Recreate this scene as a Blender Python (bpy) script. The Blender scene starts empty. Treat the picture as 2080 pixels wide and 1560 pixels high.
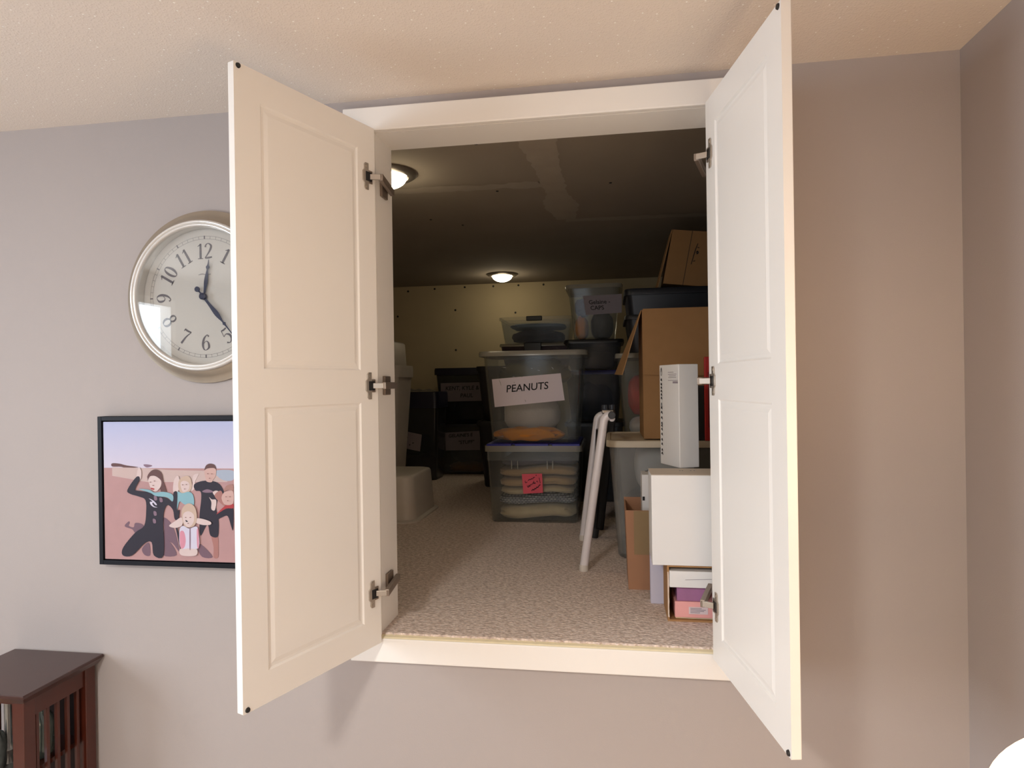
import bpy, bmesh, math, random
from mathutils import Vector, Matrix, noise

scene = bpy.context.scene
COL = scene.collection
random.seed(7)
EYE = 1.65            # camera height above the room floor (metres)
FPX = 1298.85         # focal length in pixels of the 2080 x 1560 frame

# ------------------------------------------------------------------ camera
RT = Vector((0.98833637, 0.15157668, -0.01468745))
UP = Vector((0.01437417, 0.0031624, 0.99989169))
FW = Vector((-0.15160671, 0.98844044, -0.00094672))
CAM = Vector((0.0, -1.65, EYE))
cd = bpy.data.cameras.new('camera')
cam = bpy.data.objects.new('camera', cd)
COL.objects.link(cam)
cam.matrix_world = Matrix(((RT.x, UP.x, -FW.x, CAM.x), (RT.y, UP.y, -FW.y, CAM.y), (RT.z, UP.z, -FW.z, CAM.z), (0, 0, 0, 1)))
cd.sensor_width = 36.0
cd.lens = FPX / 2080 * 36.0
cd.clip_start = 0.02
scene.camera = cam

# ------------------------------------------------------------------ world, light, exposure
w = bpy.data.worlds.new('world'); scene.world = w; w.use_nodes = True
w.node_tree.nodes['Background'].inputs[0].default_value = (0.75, 0.87, 1.0, 1)
w.node_tree.nodes['Background'].inputs[1].default_value = 1.0
scene.view_settings.view_transform = 'Standard'
scene.view_settings.look = 'None'
scene.view_settings.gamma = 1.0
scene.view_settings.use_curve_mapping = False
scene.view_settings.exposure = -0.12
scene.cycles.use_denoising = True
scene.cycles.max_bounces = 10
scene.cycles.transparent_max_bounces = 24

def area(name, loc, rot, sx, sy, color, power, shape='RECTANGLE', spread=180):
    l = bpy.data.lights.new(name, 'AREA'); l.shape = shape; l.size = sx; l.size_y = sy
    l.color = color; l.energy = power; l.spread = math.radians(spread)
    o = bpy.data.objects.new(name, l); COL.objects.link(o); o.location = loc; o.rotation_euler = rot
    return o
# daylight entering by the window in the left wall and by the window in the rear wall
area('window_daylight', (-3.07, -1.79, 1.58), (0, math.radians(-90), 0), 1.32, 1.34, (0.80, 0.89, 1.0), 64)
area('window_daylight', (-1.10, -4.07, 1.50), (math.radians(90), 0, 0), 1.15, 1.15, (0.80, 0.89, 1.0), 14)
# warm round ceiling lamp behind the camera
LAMP = (-0.80, -2.35)
area('ceiling_lamp_light', (LAMP[0], LAMP[1], 2.33), (0, 0, 0), 0.26, 0.26, (1.0, 0.96, 0.90), 46, 'DISK')

# ------------------------------------------------------------------ photo pixel -> world helpers
def ray(x, y): return RT * ((x - 1040) / FPX) - UP * ((y - 780) / FPX) + FW
def aty(x, y, Y):
    v = ray(x, y); return CAM + v * ((Y - CAM.y) / v.y)
def atz(x, y, Z):
    v = ray(x, y); return CAM + v * ((Z - CAM.z) / v.z)

# ------------------------------------------------------------------ materials
def srgb(r, g, b):
    f = lambda c: (c / 255 / 12.92) if c / 255 <= 0.04045 else ((c / 255 + 0.055) / 1.055) ** 2.4
    return (f(r), f(g), f(b), 1)
MATS = {}
def mat(name, col, rough=0.6, metal=0.0, var=0.06, scale=30, bump=0.0, bscale=200, spec=0.5, emit=None, estr=0, coat=0.0, sheen=0.0):
    if name in MATS: return MATS[name]
    m = bpy.data.materials.new(name); m.use_nodes = True; MATS[name] = m
    nt = m.node_tree; p = nt.nodes['Principled BSDF']
    p.inputs['Roughness'].default_value = rough; p.inputs['Metallic'].default_value = metal
    p.inputs['Specular IOR Level'].default_value = spec
    p.inputs['Coat Weight'].default_value = coat
    p.inputs['Sheen Weight'].default_value = sheen
    tc = nt.nodes.new('ShaderNodeTexCoord')
    n = nt.nodes.new('ShaderNodeTexNoise'); n.inputs['Scale'].default_value = scale; n.inputs['Detail'].default_value = 4
    nt.links.new(tc.outputs['Object'], n.inputs['Vector'])
    mx = nt.nodes.new('ShaderNodeMix'); mx.data_type = 'RGBA'
    mx.inputs['A'].default_value = tuple(c * (1 - var) for c in col[:3]) + (1,)
    mx.inputs['B'].default_value = tuple(min(1, c * (1 + var)) for c in col[:3]) + (1,)
    nt.links.new(n.outputs['Fac'], mx.inputs['Factor'])
    nt.links.new(mx.outputs['Result'], p.inputs['Base Color'])
    if bump:
        b = nt.nodes.new('ShaderNodeBump'); b.inputs['Strength'].default_value = bump; b.inputs['Distance'].default_value = 0.002
        n2 = nt.nodes.new('ShaderNodeTexNoise'); n2.inputs['Scale'].default_value = bscale; n2.inputs['Detail'].default_value = 3
        nt.links.new(tc.outputs['Object'], n2.inputs['Vector'])
        nt.links.new(n2.outputs['Fac'], b.inputs['Height']); nt.links.new(b.outputs['Normal'], p.inputs['Normal'])
    if emit:
        p.inputs['Emission Color'].default_value = emit; p.inputs['Emission Strength'].default_value = estr
    return m

def clear_mat(name, col, opac=0.3, rough=0.25, frost=0.15):
    """Clear / frosted plastic: part see-through, part milky."""
    if name in MATS: return MATS[name]
    m = bpy.data.materials.new(name); m.use_nodes = True; MATS[name] = m
    nt = m.node_tree; nt.nodes.clear()
    out = nt.nodes.new('ShaderNodeOutputMaterial')
    tr = nt.nodes.new('ShaderNodeBsdfTransparent'); tr.inputs[0].default_value = (0.93, 0.95, 0.96, 1)
    pr = nt.nodes.new('ShaderNodeBsdfPrincipled'); pr.inputs['Base Color'].default_value = col
    pr.inputs['Roughness'].default_value = rough
    gl = nt.nodes.new('ShaderNodeBsdfGlossy'); gl.inputs['Roughness'].default_value = 0.12; gl.inputs['Color'].default_value = (1, 1, 1, 1)
    lw = nt.nodes.new('ShaderNodeLayerWeight'); lw.inputs['Blend'].default_value = 0.25
    tc = nt.nodes.new('ShaderNodeTexCoord')
    n = nt.nodes.new('ShaderNodeTexNoise'); n.inputs['Scale'].default_value = 9
    nt.links.new(tc.outputs['Object'], n.inputs['Vector'])
    mr = nt.nodes.new('ShaderNodeMapRange'); mr.inputs['To Min'].default_value = opac - frost / 2; mr.inputs['To Max'].default_value = opac + frost / 2
    nt.links.new(n.outputs['Fac'], mr.inputs['Value'])
    m1 = nt.nodes.new('ShaderNodeMixShader'); nt.links.new(mr.outputs['Result'], m1.inputs[0])
    nt.links.new(tr.outputs[0], m1.inputs[1]); nt.links.new(pr.outputs[0], m1.inputs[2])
    m2 = nt.nodes.new('ShaderNodeMixShader')
    ms = nt.nodes.new('ShaderNodeMath'); ms.operation = 'MULTIPLY'; ms.inputs[1].default_value = 0.35
    nt.links.new(lw.outputs['Fresnel'], ms.inputs[0]); nt.links.new(ms.outputs[0], m2.inputs[0])
    nt.links.new(m1.outputs[0], m2.inputs[1]); nt.links.new(gl.outputs[0], m2.inputs[2])
    nt.links.new(m2.outputs[0], out.inputs['Surface'])
    return m

def glass_mat(name):
    m = bpy.data.materials.new(name); m.use_nodes = True; MATS[name] = m
    nt = m.node_tree; nt.nodes.clear()
    out = nt.nodes.new('ShaderNodeOutputMaterial')
    tr = nt.nodes.new('ShaderNodeBsdfTransparent'); tr.inputs[0].default_value = (0.96, 0.97, 0.97, 1)
    gl = nt.nodes.new('ShaderNodeBsdfGlossy'); gl.inputs['Roughness'].default_value = 0.0
    fr = nt.nodes.new('ShaderNodeFresnel'); fr.inputs['IOR'].default_value = 1.5
    mm = nt.nodes.new('ShaderNodeMath'); mm.operation = 'MULTIPLY'; mm.inputs[1].default_value = 0.6
    mx = nt.nodes.new('ShaderNodeMixShader')
    nt.links.new(fr.outputs[0], mm.inputs[0]); nt.links.new(mm.outputs[0], mx.inputs[0]); nt.links.new(tr.outputs[0], mx.inputs[1]); nt.links.new(gl.outputs[0], mx.inputs[2])
    nt.links.new(mx.outputs[0], out.inputs['Surface'])
    return m

def popcorn_mat():
    m = bpy.data.materials.new('popcorn_ceiling'); m.use_nodes = True
    nt = m.node_tree; p = nt.nodes['Principled BSDF']; p.inputs['Roughness'].default_value = 0.9
    tc = nt.nodes.new('ShaderNodeTexCoord')
    vo = nt.nodes.new('ShaderNodeTexVoronoi'); vo.inputs['Scale'].default_value = 170
    n = nt.nodes.new('ShaderNodeTexNoise'); n.inputs['Scale'].default_value = 160; n.inputs['Detail'].default_value = 5
    for x in (vo, n): nt.links.new(tc.outputs['Object'], x.inputs['Vector'])
    rmp = nt.nodes.new('ShaderNodeMapRange'); rmp.inputs['From Min'].default_value = 0.0; rmp.inputs['From Max'].default_value = 0.45
    rmp.inputs['To Min'].default_value = 1.0; rmp.inputs['To Max'].default_value = 0.0
    nt.links.new(vo.outputs['Distance'], rmp.inputs['Value'])
    ad = nt.nodes.new('ShaderNodeMath'); nt.links.new(rmp.outputs['Result'], ad.inputs[0]); nt.links.new(n.outputs['Fac'], ad.inputs[1])
    b = nt.nodes.new('ShaderNodeBump'); b.inputs['Strength'].default_value = 0.22; b.inputs['Distance'].default_value = 0.003
    nt.links.new(ad.outputs[0], b.inputs['Height']); nt.links.new(b.outputs['Normal'], p.inputs['Normal'])
    # sparse bright flecks in the spray
    v2 = nt.nodes.new('ShaderNodeTexVoronoi'); v2.inputs['Scale'].default_value = 48
    nt.links.new(tc.outputs['Object'], v2.inputs['Vector'])
    lt = nt.nodes.new('ShaderNodeMath'); lt.operation = 'LESS_THAN'; lt.inputs[1].default_value = 0.10
    nt.links.new(v2.outputs['Distance'], lt.inputs[0])
    mx = nt.nodes.new('ShaderNodeMix'); mx.data_type = 'RGBA'
    mx.inputs['A'].default_value = srgb(226, 214, 202); mx.inputs['B'].default_value = srgb(252, 248, 240)
    nt.links.new(lt.outputs[0], mx.inputs['Factor']); nt.links.new(mx.outputs['Result'], p.inputs['Base Color'])
    return m

def carpet_mat():
    m = bpy.data.materials.new('loop_carpet'); m.use_nodes = True
    nt = m.node_tree; p = nt.nodes['Principled BSDF']; p.inputs['Roughness'].default_value = 1.0; p.inputs['Specular IOR Level'].default_value = 0.1
    tc = nt.nodes.new('ShaderNodeTexCoord')
    mp = nt.nodes.new('ShaderNodeMapping'); mp.inputs['Scale'].default_value = (1.0, 1.5, 1.0)
    nt.links.new(tc.outputs['Object'], mp.inputs['Vector'])
    vo = nt.nodes.new('ShaderNodeTexVoronoi'); vo.inputs['Scale'].default_value = 120
    n = nt.nodes.new('ShaderNodeTexNoise'); n.inputs['Scale'].default_value = 70; n.inputs['Detail'].default_value = 4
    for x in (vo, n): nt.links.new(mp.outputs['Vector'], x.inputs['Vector'])
    cr = nt.nodes.new('ShaderNodeValToRGB'); cr.color_ramp.elements[0].position = 0.33; cr.color_ramp.elements[1].position = 0.62
    cr.color_ramp.elements[0].color = srgb(206, 186, 174); cr.color_ramp.elements[1].color = srgb(246, 230, 220)
    nt.links.new(n.outputs['Fac'], cr.inputs['Fac'])
    mr = nt.nodes.new('ShaderNodeMapRange'); mr.inputs['From Max'].default_value = 0.8; mr.inputs['To Min'].default_value = 1.08; mr.inputs['To Max'].default_value = 0.80
    nt.links.new(vo.outputs['Distance'], mr.inputs['Value'])
    mx = nt.nodes.new('ShaderNodeMix'); mx.data_type = 'RGBA'; mx.blend_type = 'MULTIPLY'; mx.inputs['Factor'].default_value = 1
    nt.links.new(cr.outputs['Color'], mx.inputs['A']); nt.links.new(mr.outputs['Result'], mx.inputs['B'])
    nt.links.new(mx.outputs['Result'], p.inputs['Base Color'])
    b = nt.nodes.new('ShaderNodeBump'); b.invert = True; b.inputs['Strength'].default_value = 0.6; b.inputs['Distance'].default_value = 0.005
    nt.links.new(vo.outputs['Distance'], b.inputs['Height']); nt.links.new(b.outputs['Normal'], p.inputs['Normal'])
    return m

M_WALL = mat('wall_paint', srgb(176, 167, 163), 0.75, var=0.015, scale=3, bump=0.12, bscale=350, spec=0.25)
M_CEIL = popcorn_mat()
M_CARPET = carpet_mat()
M_FLOOR = mat('room_carpet', srgb(206, 192, 178), 1.0, var=0.12, scale=120, bump=0.5, bscale=200)
M_WHITE = mat('white_door_paint', srgb(240, 236, 230), 0.38, var=0.012, scale=5, spec=0.4)
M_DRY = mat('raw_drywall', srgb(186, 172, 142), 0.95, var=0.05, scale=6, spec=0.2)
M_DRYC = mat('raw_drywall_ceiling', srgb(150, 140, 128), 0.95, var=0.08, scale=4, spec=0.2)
M_MUD = mat('joint_compound', srgb(164, 154, 141), 0.95, var=0.1, scale=12, spec=0.2)
M_CREAM = mat('raw_wood_edge', srgb(236, 224, 190), 0.7, var=0.08, scale=60)
M_METAL = mat('brushed_nickel', srgb(186, 176, 164), 0.35, 0.75, var=0.05)
M_METALD = mat('dark_nickel', srgb(140, 126, 114), 0.4, 0.6, var=0.08)
M_BLACK = mat('black_rubber', srgb(30, 28, 28), 0.6)
M_BLACKP = mat('black_plastic', srgb(22, 22, 24), 0.35)
M_CARD = mat('cardboard', srgb(170, 130, 88), 0.85, var=0.06, scale=25, spec=0.2)
M_CARDD = mat('cardboard_inside', srgb(140, 104, 70), 0.9, var=0.06, scale=25, spec=0.2)
M_PAPER = mat('paper', srgb(226, 214, 220), 0.8, var=0.02, scale=10)
M_INK = mat('black_ink', srgb(22, 18, 22), 0.7)
M_WBOX = mat('white_card', srgb(232, 232, 232), 0.55, var=0.015, scale=8)
M_WOOD = mat('cherry_wood', srgb(72, 29, 17), 0.32, var=0.22, scale=14, coat=0.2)
M_WOODT = mat('cherry_wood_top', srgb(62, 36, 31), 0.30, var=0.15, scale=14, coat=0.25)
M_CLEAR = clear_mat('clear_plastic', srgb(205, 205, 198), 0.07, frost=.05)
M_FROST = clear_mat('frosted_plastic', srgb(200, 198, 192), 0.22)
M_RIM = clear_mat('clear_rim_plastic', srgb(172, 167, 154), 0.6)
M_DKCLEAR = clear_mat('smoky_plastic', srgb(60, 62, 68), 0.45)
M_GLASS = glass_mat('clock_glass')

# ------------------------------------------------------------------ mesh builder
def wloc(o):
    v = Vector((0, 0, 0))
    while o is not None:
        v += o.location; o = o.parent
    return v
class MB:
    def __init__(s): s.v = []; s.f = []; s.mi = []; s.m = 0
    def add(s, vs, fs):
        k = len(s.v); s.v += [Vector(p) for p in vs]
        for f in fs: s.f.append([i + k for i in f]); s.mi.append(s.m)
        return s
    def box(s, x0, x1, y0, y1, z0, z1, fn=None):
        p = [(x, y, z) for z in (z0, z1) for y in (y0, y1) for x in (x0, x1)]
        if fn: p = [fn(*q) for q in p]
        return s.add(p, [(0, 2, 3, 1), (4, 5, 7, 6), (0, 1, 5, 4), (2, 6, 7, 3), (0, 4, 6, 2), (1, 3, 7, 5)])
    def bar(s, p, q, a, b, up=(0, 0, 1)):
        p, q = Vector(p), Vector(q); d = (q - p).normalized(); sx = d.cross(Vector(up)).normalized(); sy = sx.cross(d)
        vs = [c + sx * i * a / 2 + sy * j * b / 2 for c in (p, q) for j in (-1, 1) for i in (-1, 1)]
        return s.add(vs, [(0, 2, 3, 1), (4, 5, 7, 6), (0, 1, 5, 4), (2, 6, 7, 3), (0, 4, 6, 2), (1, 3, 7, 5)])
    def tube(s, pts, r, n=14, cap=True):
        pts = [Vector(p) for p in pts]; rs = r if isinstance(r, (list, tuple)) else [r] * len(pts)
        vs = []; ref = None
        for i, p in enumerate(pts):
            t = (pts[min(i + 1, len(pts) - 1)] - pts[max(i - 1, 0)]).normalized()
            if ref is None: ref = Vector((0, 1, 0)) if abs(t.y) < 0.9 else Vector((1, 0, 0))
            a = t.cross(ref).normalized(); b = t.cross(a).normalized(); ref = a.cross(t).normalized()
            for k in range(n):
                an = 2 * math.pi * k / n; vs.append(p + (a * math.cos(an) + b * math.sin(an)) * rs[i])
        fs = [(i * n + k, i * n + (k + 1) % n, (i + 1) * n + (k + 1) % n, (i + 1) * n + k) for i in range(len(pts) - 1) for k in range(n)]
        if cap: fs += [tuple(reversed(range(n))), tuple(range((len(pts) - 1) * n, len(pts) * n))]
        return s.add(vs, fs)
    def loft(s, loops, cap0=True, cap1=True):
        n = len(loops[0]); vs = [p for l in loops for p in l]
        fs = [(i * n + k, i * n + (k + 1) % n, (i + 1) * n + (k + 1) % n, (i + 1) * n + k) for i in range(len(loops) - 1) for k in range(n)]
        if cap0: fs.append(tuple(reversed(range(n))))
        if cap1: fs.append(tuple(range((len(loops) - 1) * n, len(loops) * n)))
        return s.add(vs, fs)
    def lathe(s, prof, c, axis='Z', n=48, cap0=True, cap1=True):
        c = Vector(c); loops = []
        for r, h in prof:
            l = []
            for k in range(n):
                a = 2 * math.pi * k / n; x, y = r * math.cos(a), r * math.sin(a)
                l.append(c + (Vector((x, y, h)) if axis == 'Z' else Vector((x, h, y))))
            loops.append(l)
        return s.loft(loops, cap0, cap1)
    def build(s, name, m, parent=None, bevel=0, seg=2, smooth=False, local=False, ang=40):
        off = Vector((0, 0, 0)) if (parent is None or local) else wloc(parent)
        me = bpy.data.meshes.new(name)
        me.from_pydata([p - off for p in s.v], [], s.f)
        for x in (m if isinstance(m, (list, tuple)) else [m]): me.materials.append(x)
        for i, pol in enumerate(me.polygons): pol.material_index = s.mi[i]
        bm = bmesh.new(); bm.from_mesh(me); bmesh.ops.recalc_face_normals(bm, faces=bm.faces); bm.to_mesh(me); bm.free()
        if smooth:
            me.shade_smooth(); me.set_sharp_from_angle(angle=math.radians(ang))
        o = bpy.data.objects.new(name, me); COL.objects.link(o)
        if parent is not None: o.parent = parent
        if bevel:
            b = o.modifiers.new('bevel', 'BEVEL'); b.width = bevel; b.segments = seg; b.limit_method = 'ANGLE'; b.angle_limit = math.radians(35)
        return o
def thing(name, label, cat, loc=(0, 0, 0), rz=0, group=None, kind=None):
    o = bpy.data.objects.new(name, None); COL.objects.link(o); o.empty_display_size = 0.05
    o.location = loc; o.rotation_euler = (0, 0, rz); tag(o, label, cat, group, kind); return o
def tag(o, label=None, cat=None, group=None, kind=None):
    if label: o['label'] = label
    if cat: o['category'] = cat
    if group: o['group'] = group
    if kind: o['kind'] = kind
    return o
def struct(name, mb, m, label, **k): return tag(mb.build(name, m, **k), label, None, None, 'structure')

def rrect(w_, d_, r, z, cx=0, cy=0, n=5):
    pts = []
    for sx, sy, a0 in ((1, 1, 0), (-1, 1, 90), (-1, -1, 180), (1, -1, 270)):
        for k in range(n + 1):
            a = math.radians(a0 + 90 * k / n)
            pts.append((cx + sx * (w_ / 2 - r) + r * math.cos(a), cy + sy * (d_ / 2 - r) + r * math.sin(a), z))
    return pts

# text and pen strokes -------------------------------------------------
def text2d(string, size, shear=0.0, bold=0.0, align='CENTER'):
    cu = bpy.data.curves.new('tmp_text', 'FONT'); cu.body = string; cu.size = size; cu.shear = shear; cu.offset = bold
    cu.align_x = align; cu.align_y = 'CENTER'; cu.resolution_u = 3
    ob = bpy.data.objects.new('tmp_text', cu); COL.objects.link(ob)
    dg = bpy.context.evaluated_depsgraph_get(); dg.update()
    me = bpy.data.meshes.new_from_object(ob.evaluated_get(dg))
    vs = [(v.co.x, v.co.y) for v in me.vertices]; fs = [list(p.vertices) for p in me.polygons]
    bpy.data.objects.remove(ob); bpy.data.curves.remove(cu); bpy.data.meshes.remove(me)
    return vs, fs
def ribbon2d(pts, sub=5):
    """pts: (x, y, width) -> 2-d ribbon verts and faces through a Catmull-Rom curve."""
    P = [Vector(p) for p in pts]; Q = []
    if len(P) == 2: Q = [P[0], P[0].lerp(P[1], .5), P[1]]
    else:
        E_ = [P[0] * 2 - P[1]] + P + [P[-1] * 2 - P[-2]]
        for i in range(1, len(E_) - 2):
            a, b, c, d = E_[i - 1:i + 3]
            for k in range(sub):
                t = k / sub
                Q.append(0.5 * ((2 * b) + (c - a) * t + (2 * a - 5 * b + 4 * c - d) * t * t + (3 * b - a - 3 * c + d) * t ** 3))
        Q.append(P[-1])
    vs = []; fs = []
    for i, q in enumerate(Q):
        t = Q[min(i + 1, len(Q) - 1)] - Q[max(i - 1, 0)]; t = Vector((t.x, t.y)).normalized() if (t.x or t.y) else Vector((1, 0))
        nx, ny = -t.y, t.x; h = max(q.z, 0.0005) / 2
        vs += [(q.x + nx * h, q.y + ny * h), (q.x - nx * h, q.y - ny * h)]
    for i in range(len(Q) - 1): fs.append([2 * i, 2 * i + 1, 2 * i + 3, 2 * i + 2])
    return vs, fs
def flat(mb, vf, fn):
    vs, fs = vf; mb.add([fn(*p) for p in vs], fs); return mb

# =====================================================================================
#  THE ROOM
# =====================================================================================
XL, XR, YB = -3.0, 0.825, -4.0          # left wall, right wall, rear wall of the room
HC = EYE + 0.770                        # room ceiling
OX0, OX1, OZ0, OZ1 = -0.617, 0.268, EYE - 0.665, EYE + 0.680   # the storage opening
FZ = OZ0                                # storage floor level
WT = 0.13                               # wall thickness
m = MB().box(XL, OX0 - .02, 0, WT, 0, HC).box(OX1 + .02, XR, 0, WT, 0, HC).box(OX0 - .02, OX1 + .02, 0, WT, OZ1 + .02, HC).box(OX0 - .02, OX1 + .02, 0, WT, 0, OZ0 - .012)
struct('wall_front', m, M_WALL, 'greige painted wall with the raised storage opening')
struct('wall_right', MB().box(XR, XR + .12, YB, WT, 0, HC), M_WALL, 'plain greige side wall beyond the open right door')
RX0, RX1, RZ0, RZ1 = -1.70, -0.50, 0.90, 2.10
struct('wall_rear', MB().box(XL - .12, RX0, YB - .12, YB, 0, HC).box(RX1, XR + .12, YB - .12, YB, 0, HC).box(RX0, RX1, YB - .12, YB, 0, RZ0).box(RX0, RX1, YB - .12, YB, RZ1, HC), M_WALL, 'plain greige wall behind the camera')
WY0, WY1, WZ0, WZ1 = -2.48, -1.10, 0.90, 2.26
m = MB().box(XL - .12, XL, YB, WY0, 0, HC).box(XL - .12, XL, WY1, WT, 0, HC).box(XL - .12, XL, WY0, WY1, 0, WZ0).box(XL - .12, XL, WY0, WY1, WZ1, HC)
struct('wall_left', m, M_WALL, 'greige side wall holding the daylight window')
struct('floor', MB().box(XL - .12, XR + .12, YB - .12, WT, -.1, 0), M_FLOOR, 'beige carpeted room floor')
struct('ceiling', MB().box(XL - .12, XR + .12, YB - .12, 0.0, HC, HC + .12), M_CEIL, 'beige popcorn textured ceiling of the room')
wn = thing('window_1', 'white framed window in the side wall', None, (XL, -1.71, WZ0), kind='structure')
MB().box(XL - .10, XL + .012, WY0, WY0 + .05, WZ0, WZ1).box(XL - .10, XL + .012, WY1 - .05, WY1, WZ0, WZ1).box(XL - .10, XL + .012, WY0 + .05, WY1 - .05, WZ0, WZ0 + .05).box(XL - .10, XL + .012, WY0 + .05, WY1 - .05, WZ1 - .05, WZ1).build('window_frame', M_WHITE, wn, bevel=.003)
MB().box(XL - .03, XL - .005, WY0 + .05, WY1 - .05, 1.50, 1.53).build('glazing_bar', M_WHITE, wn)
MB().box(XL - .03, XL - .005, -1.725, -1.695, WZ0 + .05, 1.50).build('glazing_bar', M_WHITE, wn)

wn = thing('window_2', 'white framed window in the wall behind the camera', None, (-1.1, YB, RZ0), kind='structure')
MB().box(RX0, RX0 + .05, YB - .10, YB + .012, RZ0, RZ1).box(RX1 - .05, RX1, YB - .10, YB + .012, RZ0, RZ1).box(RX0 + .05, RX1 - .05, YB - .10, YB + .012, RZ0, RZ0 + .05).box(RX0 + .05, RX1 - .05, YB - .10, YB + .012, RZ1 - .05, RZ1).build('window_frame', M_WHITE, wn, bevel=.003)
MB().box(RX0 + .05, RX1 - .05, YB - .03, YB - .005, 1.485, 1.515).build('glazing_bar', M_WHITE, wn)

# flush ceiling lamp behind the camera
t = thing('ceiling_lamp', 'round flush ceiling lamp behind the camera', 'ceiling lamp', (LAMP[0], LAMP[1], HC))
MB().lathe([(.15, 0), (.15, -.03), (.145, -.034), (.135, -.034), (.135, -.002)], (LAMP[0], LAMP[1], HC), cap0=False).build('housing', M_METAL, t, smooth=True)
MB().lathe([(.134, -.03), (.134, -.07), (.001, -.085)], (LAMP[0], LAMP[1], HC)).build('diffuser', mat('lamp_diffuser', (1, .95, .88, 1), .5, emit=(1, .86, .68, 1), estr=6), t, smooth=True)

# casing and jambs of the opening ------------------------------------------------------
tr = thing('trim_1', 'white painted casing around the storage opening', None, (OX0, 0, OZ0), kind='structure')
CX0, CX1, CZ1, CZ0 = -0.700, 0.350, EYE + 0.743, EYE - 0.739
MB().box(CX0, CX1, -.020, 0, OZ1, CZ1).build('casing_head', M_WHITE, tr, bevel=.003)
MB().box(CX0, CX1, -.020, 0, CZ0, OZ0 - .010).build('casing_sill', M_WHITE, tr, bevel=.003)
MB().box(CX0, OX0, -.020, 0, OZ0 - .010, OZ1).build('casing_side', M_WHITE, tr, bevel=.002)
MB().box(OX1, CX1, -.020, 0, OZ0 - .010, OZ1).build('casing_side', M_WHITE, tr, bevel=.002)
MB().box(OX0 - .02, OX0, 0, WT, OZ0 - .010, OZ1).build('jamb', M_WHITE, tr)
MB().box(OX1, OX1 + .02, 0, WT, OZ0 - .010, OZ1).build('jamb', M_WHITE, tr)
MB().box(OX0 - .02, OX1 + .02, 0, WT, OZ1, OZ1 + .02).build('head_jamb', M_WHITE, tr)
MB().add([(OX0, -.018, OZ0 - .010), (OX1, -.018, OZ0 - .010), (OX1, .008, OZ0 - .010), (OX0, .008, OZ0 - .010),
          (OX0, -.014, OZ0 - .007), (OX1, -.014, OZ0 - .007), (OX1, .008, OZ0 - .004), (OX0, .008, OZ0 - .004)],
         [(0, 3, 2, 1), (4, 5, 6, 7), (0, 1, 5, 4), (1, 2, 6, 5), (2, 3, 7, 6), (3, 0, 4, 7)]).build('threshold_strip', M_CREAM, tr)

# storage space behind the wall --------------------------------------------------------
SX0, SX1, SY1, SC = -1.95, 0.85, 3.38, EYE + 0.80
# carpet: a fine grid so that its front edge can be ragged
m = MB(); nx = 160; edge = [-0.002 + 0.006 * noise.noise(Vector((i * .9, 3.1, 0))) for i in range(nx + 1)]
top = [(OX0 + (OX1 - OX0) * i / nx, edge[i], FZ) for i in range(nx + 1)]
m.add([(p[0], p[1], FZ - .009) for p in top] + top + [(p[0], WT, FZ) for p in top],
      [(i, i + 1, nx + 2 + i, nx + 1 + i) for i in range(nx)] + [(nx + 1 + i, nx + 2 + i, 2 * nx + 3 + i, 2 * nx + 2 + i) for i in range(nx)])
m.add([(SX0, WT, FZ), (SX1, WT, FZ), (SX1, SY1, FZ), (SX0, SY1, FZ)], [(0, 1, 2, 3)])
struct('floor_storage', m, M_CARPET, 'beige loop pile carpet on the raised storage floor')
struct('wall_storage_back', MB().box(SX0 - .1, SX1 + .1, SY1, SY1 + .1, FZ - .1, SC), M_DRY, 'bare drywall at the back of the storage space')
struct('wall_storage_left', MB().box(SX0 - .1, SX0, WT, SY1, FZ - .1, SC), M_DRY, 'bare drywall on the left of the storage space')
struct('wall_storage_right', MB().box(SX1, SX1 + .1, WT, SY1, FZ - .1, SC), M_DRY, 'bare drywall on the right of the storage space')
struct('wall_storage_front', MB().box(SX0, OX0 - .02, WT, WT + .02, FZ - .1, SC).box(OX1 + .02, SX1, WT, WT + .02, FZ - .1, SC).box(OX0 - .02, OX1 + .02, WT, WT + .02, OZ1 + .02, SC), M_DRY, 'bare drywall inside face around the opening')
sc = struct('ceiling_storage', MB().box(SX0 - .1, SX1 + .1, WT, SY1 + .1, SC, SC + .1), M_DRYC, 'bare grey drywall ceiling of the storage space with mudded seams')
def seam(pts, wd, name='mudded_seam'):
    m = MB(); vs, fs = ribbon2d([(p[0], p[1], wd * (1 + .5 * noise.noise(Vector((p[0] * 7, p[1] * 5, 2))))) for p in pts], 6)
    rv = [(x + .012 * noise.noise(Vector((x * 30, y * 30, 0))), y + .015 * noise.noise(Vector((x * 25, y * 25, 5))), SC - .0015) for x, y in vs]
    return m.add(rv, fs).build(name, M_MUD, sc)
def cp(x, y): p = atz(x, y, SC); return (p.x, p.y)
def lerp_pts(a, b, n): return [(a[0] + (b[0] - a[0]) * i / n, a[1] + (b[1] - a[1]) * i / n) for i in range(n + 1)]
seam(lerp_pts(cp(740, 392), cp(1100, 374), 10), .07)
seam(lerp_pts(cp(1085, 270), cp(1150, 445), 10), .12)
seam(lerp_pts(cp(1150, 447), cp(1470, 434), 10), .06)
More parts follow.
